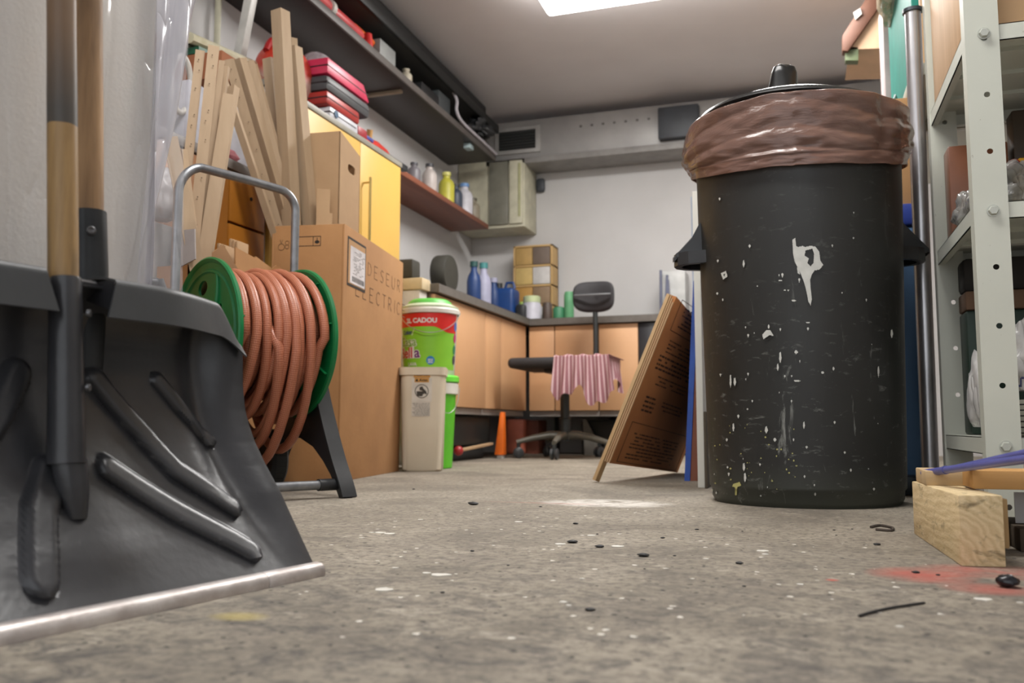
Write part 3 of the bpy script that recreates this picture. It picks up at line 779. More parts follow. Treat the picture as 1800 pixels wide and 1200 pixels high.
# ---- cardboard edge protectors
def strip_mat():
    m = bpy.data.materials.new('pressed_card'); m.use_nodes = True; t = NT(m); b = t.n['Principled BSDF']
    tc = t.new('ShaderNodeTexCoord').outputs['Object']
    c = t.mix(t.noise(t.mapping(tc, (30, 30, 4)), 2, 4), lin((176, 152, 124)), lin((156, 132, 104)))
    t.link(c, b.inputs['Base Color']); b.inputs['Roughness'].default_value = .7; return m
stm = strip_mat(); dotm = mat('staple_hole', (98, 78, 58), .8)
def protector(u0, v0, u1, v1, wpx, D0, D1, yaw, label, dots=False, zb=None, wr=1.0, flat=False, solid=True):
    """angle profile from the top pixel to the bottom pixel"""
    top = P(u0, v0, D=D0); bot = P(u1, v1, D=D1)
    ax = (top - bot).normalized()
    if zb is not None and bot.z > zb: bot = bot - ax * ((bot.z - zb) / ax.z)
    view = Vector((top.x, top.y, 0)).normalized(); side = Vector((view.y, -view.x, 0))
    side = (side - ax * side.dot(ax)).normalized(); fwd = ax.cross(side).normalized()
    if fwd.dot(view) > 0: fwd = -fwd                         # fwd points at the viewer
    wd = wpx / F * D0 * 1.08
    c_, s_ = cos(yaw), sin(yaw)
    e1 = (side * c_ - fwd * s_); e2 = (side * s_ + fwd * c_)
    th = .005
    if flat: prof = [(-wd / 2, 0), (wd / 2, 0), (wd / 2, -.010), (wd / 2 - .004, -.010), (wd / 2 - .004, -th), (-wd / 2 + .004, -th), (-wd / 2 + .004, -.010), (-wd / 2, -.010)]
    else:
        L = wd * .72
        prof = [(0, 0), (L, 0), (L, -th), (th, -th), (th, -L), (0, -L)]   # corner at the origin
        prof = [(x - L * .15, y + L * .15) for x, y in prof]
    b = M(); n = 8
    A = []
    for k in range(n + 1):
        p = lerp(bot, top, k / n) + fwd * (.004 * sin(pi * k / n))
        A.append([b.v(p + e1 * x + e2 * y) for x, y in prof])
    m_ = len(prof)
    for k in range(n):
        for i in range(m_): b._f([A[k][i], A[k][(i + 1) % m_], A[k + 1][(i + 1) % m_], A[k + 1][i]])
    b._f(A[0][::-1]); b._f(A[-1])
    o = b.build('edge_protector', stm, None, label, 'cardboard edge protector', 'cardboard edge protectors', ang=30)
    if dots:
        b = M(); L = (top - bot).length; z = L - .03; k = 0
        while z > .05:
            p = bot + ax * z + fwd * (.0045 + .004 * sin(pi * z / L)) + e1 * (wd * (.12 if k % 2 else -.05))
            b.lathe([(.0016, -.001), (.0016, .0012)], p, 6, (side, ax, fwd)); z -= .030 + .022 * (k % 3); k += 1
        b.build('staple_hole', dotm, o)
    return o
zc = .10
L_ = [
(352, 88, 318, 400, 14, 2.40, 2.36, 0, 'pale edge protector with staple holes, leftmost of the upright ones over the reel handle', True, zc, 1),
(376, 80, 343, 400, 17, 2.38, 2.34, 0, 'pale edge protector with staple holes, second from the left and topmost of its group', True, zc, 1),
(390, 106, 352, 420, 9, 2.43, 2.38, .0, 'edge protector half hidden behind the topmost one of the left group', False, zc, 1),
(400, 116, 360, 430, 13, 2.47, 2.42, 1.3, 'shaded edge protector between the left upright group and the wide one', False, zc, 0),
(404, 165, 360, 445, 20, 2.40, 2.35, .0, 'wide pale edge protector slanting down to the top of the green reel', False, zc, 1),
(412, 150, 388, 300, 17, 2.52, 2.47, .8, 'shaded edge protector behind the wide slanting one', False, .45, 0),
(299, 240, 336, 420, 22, 2.28, 2.26, .0, 'short edge protector leaning right beside the plastic sheeting', False, zc, 1),
(320, 262, 340, 420, 13, 2.32, 2.30, .5, 'shiny taped short edge protector crossing the leftmost ones', False, zc, 0),
(393, 133, 495, 440, 15, 2.62, 2.74, 1.2, 'dark edged protector leaning left, lowest topped of the crossing bunch', False, .3, 0),
(402, 104, 496, 425, 16, 2.64, 2.76, 0, 'pale edge protector with holes leaning left in the crossing bunch', True, .3, 1),
(421, 102, 508, 400, 24, 2.67, 2.78, .85, 'broad shaded edge protector leaning left under the white bracket', False, .3, 0),
(437, 107, 516, 400, 14, 2.70, 2.79, .2, 'narrow edge protector just right of the broad shaded one', False, .3, 0),
(447, 112, 522, 390, 11, 2.72, 2.80, .9, 'thin dark edge protector at the right of the crossing bunch', False, .3, 0),
(475, 101, 503, 392, 23, 2.80, 2.82, .9, 'edge protector with a shaded left side standing behind the tallest one', False, .02, 0),
(493, 15, 513, 395, 30, 2.73, 2.75, .80, 'tallest edge protector, rising in front of the dark shelf', False, .02, 0),
(513, 66, 532, 395, 15, 2.84, 2.84, .5, 'edge protector peeping out behind the two tallest ones', False, .02, 0),
(518, 80, 546, 396, 25, 2.77, 2.77, .80, 'second tallest edge protector, right of the tallest', False, .02, 0)]
for u0, v0, u1, v1, w_, d0, d1, yw, lb_, dt, zb_, fl_ in L_: protector(u0, v0, u1, v1, w_, d0, d1, yw, lb_, dt, zb_, flat=bool(fl_))

# ---- things between the plastic sheeting and the reel
b = M(); q = P(300, 405, D=2.45); q2 = P(255, 520, D=2.15)
gb = thing('pale_grey_box', 'pale grey box behind the left tube of the hose reel', 'box', (q.x, q.y, 0))
b.box((-1.612, q.y - .10, 0), (q.x + .035, q.y + .06, q.z), .004); b.build('box_body', mat('pale_grey_card', (158, 154, 152), .7), gb)
b = M(); c = P(283, 368, D=2.45); c.z = q.z + .085
def bag(cn, rx_, ry_, rz_, seed, amp=.25, flat=.0):
    def fn(a, d):
        th = 2 * pi * a; ph = pi * (d - .5); v_ = Vector((cos(ph) * cos(th), cos(ph) * sin(th), sin(ph)))
        k = 1 + amp * noise.noise(v_ * 1.6 + Vector((seed, 0, 0))) + amp * .45 * noise.noise(v_ * 4 + Vector((0, seed, 0)))
        p = Vector((cn.x + rx_ * v_.x * k, cn.y + ry_ * v_.y * k, cn.z + rz_ * v_.z * k)); 
        if p.z < cn.z - rz_ * .8: p.z = cn.z - rz_ * .8
        return p
    return fn
wbag = mat('white_bag_plastic', (186, 182, 182), .35, rgb2=(166, 162, 164), bump=.4, bscale=25)
b.grid(bag(c, .045, .045, .075, 3), 40, 28, cu=True); b.build('plastic_bag', wbag, None, 'crumpled white plastic bag on the pale grey box', 'plastic bag', ang=60)
fl_ = flap([(314, 405), (342, 402), (343, 455), (314, 470)], X=None, Y=P(330, 430, D=2.25).y); o = fl_.build('grey_board', mat('grey_board', (172, 166, 164), .6), None, 'small grey board sticking up behind the green reel', 'board', smooth=False)
dk = mat('dark_steel', (60, 60, 64), .4, .4)
b = M(); b.tube([P(243, 497, D=1.7), P(278, 500, D=1.7)], .012, 12); b.tube([P(278, 492, D=1.7), P(300, 560, D=1.7), P(303, 600, D=1.7)], .010, 12); b.tube([P(246, 500, D=1.7), P(246, 500, D=1.7) * 1 - Vector((0, 0, P(246, 500, D=1.7).z - .005))], .008, 8)
b.build('trolley_frame', dk, None, 'dark tubular frame with a crossbar between the snow shovel and the reel', 'trolley frame')

# ================================================================== YELLOW CABINETS
yel = mat('yellow_laminate', (214, 172, 86), .45, rgb2=(208, 166, 80), scale=3); ora = mat('amber_laminate', (176, 112, 34), .45, rgb2=(156, 96, 28), scale=3, contrast=.9)
edge = mat('grey_edging', (150, 146, 134), .5); seam = mat('dark_gap', (34, 26, 18), .9)
XC = -1.62; yR = P(705, 285, X=XC).y; zT = 1.30
yc = thing('tall_yellow_cabinet', 'tall yellow cabinet with a bar handle behind the cartons', 'cabinet', (XC - .2, (yR + 2.42) / 2, 0))
b = M(); b.box((XL + .002, 2.42, 0), (XC - .018, yR, zT - .022), .002); b.build('cabinet_body', mat('pale_carcass', (205, 198, 186), .6), yc)
b = M(); b.box((XL + .002, 2.41, zT - .022), (XC + .004, yR + .004, zT), .002); b.build('cabinet_top', edge, yc)
yh = P(638, 380, X=XC).y
b = M(); b.box((XC - .017, 2.425, .06), (XC, yh - .03 - .002, zT - .024), .0015); b.build('door', yel, yc)
b = M(); b.box((XC - .017, yh - .03 + .002, .06), (XC, yR - .003, zT - .024), .0015); dd = b.build('door', yel, yc)
b = M(); hp = XC + .03; b.tube([(XC, yh, 1.12), (hp, yh, 1.12)], .004, 8); b.tube([(XC, yh, .82), (hp, yh, .82)], .004, 8); b.tube([(hp, yh, .80), (hp, yh, 1.14)], .005, 10); b.build('handle', mat('brushed_brass', (190, 170, 110), .35, .7), dd)
lc = thing('low_amber_cabinet', 'lower amber cabinet with dark gaps between its fronts, seen through the reel handle', 'cabinet', (XC - .2, 2.1, 0))
zL = P(442, 297, X=XC).z
b = M(); b.box((XL + .002, 1.35, 0), (XC - .018, 2.40, zL - .03), .002); b.build('cabinet_body', seam, lc)
b = M(); b.box((XL + .002, 1.34, zL - .03), (XC + .006, 2.405, zL), .002); b.build('cabinet_top', mat('grey_top', (140, 132, 126), .5), lc)
ys = P(402, 380, X=XC).y; zs = P(402, 389, X=XC).z
for (a0, a1, z0, z1) in ((1.36, ys - .004, .06, zL - .034), (ys + .004, 2.395, zs + .004, zL - .034), (ys + .004, 2.395, .06, zs - .004)):
    b = M(); b.box((XC - .017, a0, z0), (XC, a1, z1), .0015); b.build('cabinet_front', ora, lc)
b = M(); q = P(441, 350, X=XC); b.lathe([(.006, 0), (.006, .003), (.002, .004)], q, 12, (Vector((0, 1, 0)), Vector((0, 0, 1)), Vector((1, 0, 0)))); b.build('keyhole', seam, lc)
# ================================================================== BLACK BIN
BC = Vector((.003, 2.035, 0))
bm_ = bpy.data.materials.new('scuffed_black_rubber'); bm_.use_nodes = True; t = NT(bm_); bs = t.n['Principled BSDF']
tc = t.new('ShaderNodeTexCoord').outputs['Object']
n1 = t.noise(t.mapping(tc, (1, 1, .5)), 9, 6, .65); n2 = t.noise(t.mapping(tc, (1, 1, .22)), 42, 5, .7, .5); n3 = t.noise(t.mapping(tc, (1, 1, 3)), 26, 4, .7, .4); n4 = t.noise(tc, 4, 3)
base = t.mix(n1, lin((26, 26, 25)), lin((38, 38, 35)))
sx = t.new('ShaderNodeSeparateXYZ'); t.link(tc, sx.inputs[0]); Z = sx.outputs[2]
low = t.math('SUBTRACT', 1.0, t.math('DIVIDE', Z, .5), clamp=True)
scr = t.math('MULTIPLY', t.ramp(n2, [(.62, 0.0), (.74, .9)]), t.math('MULTIPLY_ADD', low, .75, .06))
base = t.mix(scr, base, lin((176, 178, 172)))
scr2 = t.math('MULTIPLY', t.ramp(n3, [(.60, 0.0), (.72, 1.0)]), t.math('MULTIPLY_ADD', low, .45, .10))
base = t.mix(scr2, base, lin((150, 152, 146)))
dust = t.math('MULTIPLY', t.math('SUBTRACT', 1.0, t.math('DIVIDE', Z, .09), clamp=True), .5)
base = t.mix(dust, base, lin((72, 76, 64)))
t.link(base, bs.inputs['Base Color']); t.link(t.ramp(n4, [(.3, .42), (.7, .6)]), bs.inputs['Roughness'])
bn = t.new('ShaderNodeBump'); bn.inputs['Strength'].default_value = .2; bn.inputs['Distance'].default_value = .002; t.link(n2, bn.inputs['Height']); t.link(bn.outputs[0], bs.inputs['Normal'])
BH_ = .80
def br(z): return interp([(0, .190), (.012, .196), (.028, .197), (.034, .2015), (.3, .2075), (.6, .215), (.80, .219)], z)
bin_ = thing('rubbish_bin', 'tall black rubbish bin with white paint splashes, lined with a brown bag', 'rubbish bin', BC)
def wob(p):     # slightly dented, out of round
    d = p - BC; a = atan2(d.y, d.x); k = 1 + .006 * sin(2 * a + 1 + p.z * 3) + .004 * noise.noise(Vector((cos(a) * 2, sin(a) * 2, p.z * 4)))
    return Vector((BC.x + d.x * k, BC.y + d.y * k, p.z))
b = M(); b.T = wob
prof = [(br(z), z) for z in [0, .006, .012, .028, .034, .04] + [.04 + .76 * i / 30 for i in range(1, 31)]]
prof = [(.0, .004), (.17, .002)] + [(r, z) for r, z in prof] + [(.226, .805), (.226, .815), (.212, .815), (.205, .78), (.19, .06), (.0, .05)]
b.lathe(prof, BC, 96, caps=False); b.build('bin_body', bm_, bin_, ang=40)
# side handles
hz = .545
for s_, ang in ((-1, radians(180 + 10)), (1, radians(15))):
    e = Vector((cos(ang), sin(ang), 0)); f_ = Vector((-e.y, e.x, 0)); R0 = br(hz)
    b = M()
    outline = [(-.058, -.004), (-.046, .034), (-.028, .053), (0, .058), (.028, .053), (.046, .034), (.058, -.004)]   # (along, out)
    inner = [(-.040, -.004), (-.034, .022), (-.018, .038), (0, .042), (.018, .038), (.034, .022), (.040, -.004)]
    n = len(outline)
    def hp(a, o, z): 
        rr = sqrt(max(R0 * R0 - a * a, 0)); return BC + e * (rr + o) + f_ * a + Vector((0, 0, z))
    for i in range(n - 1):
        (a0, o0), (a1, o1) = outline[i], outline[i + 1]; (c0, p0_), (c1, p1_) = inner[i], inner[i + 1]
        b.hexa([hp(x, o, z) for (x, o) in ((a0, o0), (a1, o1)) for z in (hz - .026, hz + .002)][0:4] + [hp(x, o, z) for (x, o) in ((c0, p0_), (c1, p1_)) for z in (hz - .026, hz + .002)])
    # gusset sweeping up from the grip to the wall
    b.prism([(-.004, hz + .072), (.004, hz + .064), (.020, hz + .034), (.040, hz + .010), (.055, hz + .0), (.055, hz - .008), (-.004, hz - .008)], lambda o, z, d: BC + e * (R0 + o) + f_ * d + Vector((0, 0, z)), -.030, -.022)
    b.prism([(-.004, hz + .072), (.004, hz + .064), (.020, hz + .034), (.040, hz + .010), (.055, hz + .0), (.055, hz - .008), (-.004, hz - .008)], lambda o, z, d: BC + e * (R0 + o) + f_ * d + Vector((0, 0, z)), .022, .030)
    b.hexa([BC + e * (R0 + o) + f_ * d + Vector((0, 0, z)) for (o, z) in ((-.004, hz + .070), (.060, hz + .001)) for d in (-.028, .028) for z2 in (0,) for z in (z, z - .010)])
    b.build('side_handle', blackp, bin_, ang=30)
# paint splashes on the curved wall
def on_bin(u, v, d=.0012):
    r = ray(u, v); lo_, hi_ = 1.2, 2.2; a = r.x ** 2 + r.y ** 2; z_ = .4
    for _ in range(5):
        R_ = br(z_) + d + .0015; ox, oy = -BC.x, -BC.y
        bb = 2 * (r.x * ox + r.y * oy); cc = ox * ox + oy * oy - R_ * R_; disc = bb * bb - 4 * a * cc
        tt = (-bb - sqrt(max(disc, 0))) / (2 * a); z_ = CAMZ + r.z * tt
    return C0 + r * tt
def splash(b, poly, holes=[]):
    xs = [p[0] for p in poly]; ys = [p[1] for p in poly]
    def inside(pl, x, y):
        c = False
        for i in range(len(pl)):
            (x1, y1), (x2, y2) = pl[i], pl[i - 1]
            if (y1 > y) != (y2 > y) and x < (x2 - x1) * (y - y1) / (y2 - y1) + x1: c = not c
        return c
    st = 1.0; y = min(ys)
    while y < max(ys):
        yc_ = y + st / 2; cr = []
        for pl in [poly] + holes:
            for i in range(len(pl)):
                (x1, y1), (x2, y2) = pl[i], pl[i - 1]
                if (y1 > yc_) != (y2 > yc_): cr.append((x2 - x1) * (yc_ - y1) / (y2 - y1) + x1)
        cr.sort()
        for x0, x1 in zip(cr[::2], cr[1::2]):
            n = max(1, int((x1 - x0) / 6))
            j = .7 * noise.noise(Vector((x0 * .5, y * .8, 0)))
            for k in range(n):
                xa, xb = lerp(x0 + j, x1 - j, k / n), lerp(x0 + j, x1 - j, (k + 1) / n)
                b.hexa([on_bin(xx, yy, dd) for xx in (xa, xb) for yy in (y, y + st) for dd in (0, .0008)])
        y += st
paint = mat('dried_white_paint', (206, 206, 200), .5, rgb2=(190, 190, 184), scale=60)
b = M()
splash(b, [(1393, 421), (1398, 418), (1399, 432), (1403, 434), (1411, 432), (1415, 434), (1424, 432), (1433, 433), (1440, 442), (1442, 458), (1447, 465), (1444, 470), (1440, 474), (1432, 475), (1427, 482), (1424, 492), (1425, 507), (1427, 525), (1425, 537), (1421, 530), (1418, 514), (1414, 498), (1408, 482), (1402, 470), (1398, 462), (1395, 448)],
       [[(1416, 440), (1428, 437), (1431, 446), (1430, 462), (1425, 468), (1419, 462), (1422, 454), (1414, 449)]])
splash(b, [(1393, 421), (1394, 445), (1397, 462), (1395, 440)]); splash(b, [(1397, 420), (1399, 428), (1400, 440), (1398, 436)])
splash(b, [(1401, 470), (1404, 468), (1406, 482), (1402, 480)])
splash(b, [(1340, 588), (1347, 580), (1354, 580), (1360, 590), (1352, 589), (1342, 596)])
splash(b, [(1267, 480), (1276, 476), (1279, 486), (1271, 491)], [[(1271, 482), (1275, 481), (1273, 486)]])
for (x, y, w_, h) in ((1369, 492, 7, 2), (1378, 509, 4, 2), (1392, 527, 8, 3), (1350, 571, 3, 7), (1397, 616, 6, 6), (1417, 566, 8, 2), (1306, 458, 3, 12), (1370, 620, 4, 18), (1283, 660, 3, 22), (1290, 665, 4, 14), (1396, 668, 12, 3), (1444, 653, 5, 4), (1464, 645, 3, 6), (1288, 745, 3, 14), (1345, 750, 5, 12), (1412, 742, 3, 12), (1306, 815, 4, 14), (1308, 832, 4, 16), (1360, 770, 5, 6), (1566, 580, 4, 14), (1543, 645, 3, 18), (1366, 640, 3, 12)):
    splash(b, [(x, y), (x + w_ * .6, y - h * .1), (x + w_, y + h * .5), (x + w_ * .4, y + h), (x - .5, y + h * .6)])
rr = random.Random(11)
for k in range(110):
    x = rr.uniform(1252, 1560); y = 890 - 560 * rr.random() ** 1.9
    if y > 872: continue
    if rr.random() < (x - 1250) / 420: continue
    s_ = rr.uniform(.8, 2.4); splash(b, [(x - s_, y), (x, y - s_), (x + s_, y), (x, y + s_ * rr.uniform(1, 3))])
b.build('paint_splash', paint, bin_, label='dried white paint splashes', smooth=False, fix=False)
yp = mat('dried_yellow_paint', (196, 190, 120), .6)
b = M(); splash(b, [(1289, 850), (1300, 847), (1303, 853), (1296, 856), (1295, 870), (1292, 870), (1292, 856), (1287, 855)])
for k in range(36):
    x = rr.uniform(1255, 1400); y = rr.uniform(740, 862); s_ = rr.uniform(.7, 1.8); splash(b, [(x - s_, y), (x, y - s_), (x + s_, y), (x, y + s_)])
b.build('paint_splash', yp, bin_, label='dried yellow paint specks', smooth=False, fix=False)

# ---- lid and bag
LT = Matrix.Rotation(radians(-2.5), 3, 'X') @ Matrix.Rotation(radians(2), 3, 'Y')
def LP(p): return BC + Vector((-.004, .012, .849)) + LT @ Vector((p[0] * .945, p[1] * .945, p[2]))
b = M(); b.T = LP
b.lathe([(.0, .058), (.04, .056), (.08, .050), (.13, .036), (.18, .016), (.215, .0), (.224, -.004), (.228, -.012), (.224, -.016), (.214, -.012), (.17, .004), (.0, .040)], (0, 0, 0), 80, caps=False); lid = b.build('lid', mat('black_lid_plastic', (28, 29, 30), .35, bump=.1), bin_, ang=40)
b = M()
def knob(a, c):
    th = 2 * pi * a
    lobes = 1 + (.12 * cos(3 * th)) * sstep(.2, .9, c)
    r = interp([(0, .037), (.3, .034), (.7, .030), (.88, .025), (.97, .013), (1, .0005)], c) * lobes
    dip = -.005 * sstep(.7, 1, c) * (1 - abs(cos(1.5 * th)))
    return LP((r * cos(th) - .022, r * sin(th) * .7, .050 + .090 * c ** .8 + dip))
b.grid(knob, 40, 24, cu=True); b.build('knob', mat('black_knob_plastic', (14, 14, 15), .3), lid, ang=70)

bagm = bpy.data.materials.new('brown_bin_bag'); bagm.use_nodes = True; t = NT(bagm); bs = t.n['Principled BSDF']; out = t.n['Material Output']
tc = t.new('ShaderNodeTexCoord').outputs['Object']
t.link(t.mix(t.noise(t.mapping(tc, (1, 1, 2)), 7, 4, .6, 1), lin((116, 88, 78)), lin((146, 112, 99))), bs.inputs['Base Color']); bs.inputs['Roughness'].default_value = .2; bs.inputs['Coat Weight'].default_value = .5; bs.inputs['Coat Roughness'].default_value = .1
bn = t.new('ShaderNodeBump'); bn.inputs['Strength'].default_value = .5; bn.inputs['Distance'].default_value = .004
t.link(t.noise(t.mapping(tc, (1, 1, 3.5)), 16, 4, .6, 1.6), bn.inputs['Height']); t.link(bn.outputs[0], bs.inputs['Normal'])
tr = t.new('ShaderNodeBsdfTransparent'); tr.inputs[0].default_value = (.62, .47, .40, 1); mx = t.new('ShaderNodeMixShader'); mx.inputs[0].default_value = .66
t.link(tr.outputs[0], mx.inputs[1]); t.link(bs.outputs[0], mx.inputs[2]); t.link(mx.outputs[0], out.inputs[0])
def bagf(a, c, off=0):
    """c: 0 inside under the lid, 1 hem outside"""
    th = 2 * pi * a - pi / 2            # th=-pi/2 faces the camera
    fr = cos(th + pi / 2)               # 1 at the front
    rt = cos(th)                        # 1 at the right
    r, z = 0, 0
    prof = [(0, .205, .775), (.10, .215, .822), (.18, .224, .833), (.28, .233, .828), (.42, .236, .79), (.58, .235, .75), (.72, .231, .72), (.84, .228, .70), (1, .2265, .675)]
    r = interp([(p[0], p[1]) for p in prof], c); z = interp([(p[0], p[2]) for p in prof], c)
    k = c
    bulge = max(0, abs(rt)) ** 3 * (.004 if rt > 0 else .009) * sin(pi * min(1, max(0, (k - .1) / .85)))
    flat = .010 * max(0, fr) ** 2 * sin(pi * min(1, max(0, (k - .2) / .6)))
    # taut creases running between the two gathered corners
    g1 = -radians(90) + radians(48); g2 = -radians(90) - radians(52)
    near = exp(-((th - g1) / .09) ** 2) + exp(-((th - g2) / .09) ** 2)
    fanx = min(abs(th - g1), abs(th - g2))
    cre = .0046 * abs(sin(c * 15 + 2.0 * fanx + .5 * sin(th * 2))) * (1 - near) * sstep(.12, .3, c) * (1 - sstep(.80, .86, c))
    cre += .004 * noise.noise(Vector((th * 2.2 + c * 2, c * 7, 1.3))) + .002 * noise.noise(Vector((th * 7, c * 16, 4)))
    r += bulge - flat + cre - .003 * near * sin(pi * c)
    side = 1 - max(0, fr) ** .5 if fr > 0 else 1
    r += .0025 * sin(th * 23 + c * 6) * side * sstep(.1, .4, c)
    z += .055 * (1 - max(0, fr)) * sstep(.35, 1, c) + (.004 * sin(3 * th) - .004 * rt) * sstep(.8, 1, c) + .004 * noise.noise(Vector((th * 3, 0, 7)))
    if c > .80: r += .0022 * (1 if c > .84 else 0)
    return BC + Vector(((r + off) * cos(th), (r + off) * sin(th), z))
b = M(); b.grid(bagf, 300, 80, cu=True)
bag_o = b.build('bin_bag', bagm, None, 'brown translucent bin bag folded out over the rim of the black bin', 'bin bag', ang=75)

b = M(); b.grid(lambda a, c: bagf(a, lerp(.845, 1.0, c), .0025), 300, 10, cu=True); b.build('hem', bagm, bag_o, ang=75)
# ================================================================== BOARDS LEANING LEFT OF THE BIN
wb = mat('white_board', (222, 220, 212), .5, rgb2=(212, 210, 200), scale=5); blueb = mat('blue_board_face', (44, 84, 170), .5, rgb2=(36, 70, 150)); brownb = mat('hardboard_brown', (132, 78, 58), .7)
q = P(1235, 857, Z=0)
b = M(); b.box((q.x - .012, q.y, 0), (q.x + .006, q.y + .5, .80), .001); b.build('white_board', wb, None, 'white board standing on edge against the left of the bin', 'panel', smooth=False)
b = M(); b.box((q.x + .009, q.y - .03, 0), (q.x + .016, q.y + .4, .20), .001); b.build('thin_batten', mat('dark_batten', (92, 82, 68), .8), None, 'short dark thin board between the white board and the bin', 'board', smooth=False)
q = P(1203, 845, Z=0)
def leanbox(x0, x1, xt0, xt1, y0, y1, z1):
    b = M(); b.hexa([(x0, y0, 0), (xt0, y0, z1), (x0, y1, 0), (xt0, y1, z1), (x1, y0, 0), (xt1, y0, z1), (x1, y1, 0), (xt1, y1, z1)]); return b
bl = thing('blue_board', 'blue-edged hardboard sheet leaning next to the white board', 'board', (q.x, q.y, 0))
leanbox(q.x, q.x + .016, -.300, -.284, q.y, q.y + .45, .60).build('board_face', blueb, bl, smooth=False)
leanbox(q.x + .0165, q.x + .038, -.2835, -.278, q.y + .004, q.y + .44, .58).build('board_core', brownb, bl, smooth=False)
q = P(1224, 345, Y=3.1)
b = M(); b.box((q.x - .02, 3.1, 0), (q.x + .03, 3.13, q.z), .001); b.build('pale_blue_board', mat('pale_blue', (186, 198, 216), .5), None, 'pale blue tall board with a white edge behind the white board', 'panel', smooth=False)

# ---- flattened carton leaning on a lath
F0 = P(1055, 848, Z=0); TT = P(1186, 520, Y=2.60); A0 = P(1188, 831, Z=0)
ux = (TT - F0); LEN = ux.length; ux.normalize()
off = A0 - F0; uy = (off - ux * off.dot(ux)); WID = uy.length; uy.normalize(); un = ux.cross(uy).normalized()
if un.x < 0: un = -un
def CP(a, w_, d): return F0 + ux * a + uy * w_ + un * d
a0 = .062; aA = off.dot(ux)
lc_ = thing('flattened_carton', 'flattened brown printed carton leaning at a slant left of the bin', 'carton', (F0 + A0) / 2)
orange_cb = cardboard('orange_brown_cardboard', (184, 124, 74), (166, 108, 64)); 
b = M(); b.hexa([CP(a, w_, d) for w_, aa in ((.0, a0), (WID, aA + .003)) for a in (aa, LEN) for d in (-.012, .006)], .0015); body = b.build('carton_panel', orange_cb, lc_, ang=30)
# edges show the corrugation
b = M()
for k in range(3): b.hexa([CP(a, w_, d) for w_ in (-.004, -.0003) for a in (a0, LEN - .01 * k) for d in (-.012 + .0065 * k, -.0075 + .0065 * k)], .0006)
b.build('corrugated_edge', light_cb, lc_)
def wlim(a): return 0
b = M(); rr = random.Random(9)
def onC(a0_, a1, w0, w1, d=.0062, e=.0068): return [CP(a, w_, dd) for a in (a0_, a1) for w_ in (w0, w1) for dd in (d, e)]
def shift(w_): return a0 + (aA - a0) * w_ / WID
def cline(b, s0, s1, w0, w1): b.hexa([CP(shift(w_) + s, w_, dd) for w_ in (w0, w1) for s in (s0, s1) for dd in (.0062, .0068)])
def crect(b, s0, s1, w0, w1, t_=.003):
    cline(b, s0, s0 + t_, w0, w1); cline(b, s1 - t_, s1, w0, w1); cline(b, s0, s1, w0, w0 + t_ * 1.6); cline(b, s0, s1, w1 - t_ * 1.6, w1)
crect(b, .008, .135, .04, WID - .03, .0018); crect(b, .43, .53, .05, WID - .03, .0018)
def ctext(b, s0, s1, w0, w1, step=.011, hgt=.004):
    s = s1
    while s > s0:
        w_ = w0
        while w_ < w1:
            l = rr.uniform(.008, .035)
            if rr.random() < .85: cline(b, s, s + hgt, w_, min(w_ + l, w1))
            w_ += l + .006
        s -= step
ctext(b, .02, .10, .09, .5); ctext(b, .44, .51, .10, .5, .012); ctext(b, .36, .40, .08, .36, .012); ctext(b, .30, .345, .05, .42, .013, .006); ctext(b, .255, .285, .10, .38, .012, .004)
ctext(b, .17, .215, .07, .16, .014, .006); ctext(b, .185, .215, .22, .42, .012, .004)
b.build('carton_print', mat('dark_carton_ink', (62, 38, 24), .8, rgb2=(78, 50, 32), scale=40), body, fix=False, smooth=False)
b = M(); crect(b, .285, .345, .49, .60, .003); crect(b, .235, .270, .47, .58, .003)
b.build('carton_symbols', ink, body, fix=False, smooth=False)
b = M(); b.hexa([CP(a, w_, d) for a in (.0, LEN * 1.0) for w_ in (-.006, .026) for d in (-.024, -.0135)], .001)
b.build('wooden_lath', mat('pale_lath', (196, 164, 122), .7, rgb2=(178, 146, 104), stretch=(1, 1, .3), bump=.3), None, 'thin pale wooden lath under the left edge of the flattened carton', 'lath')

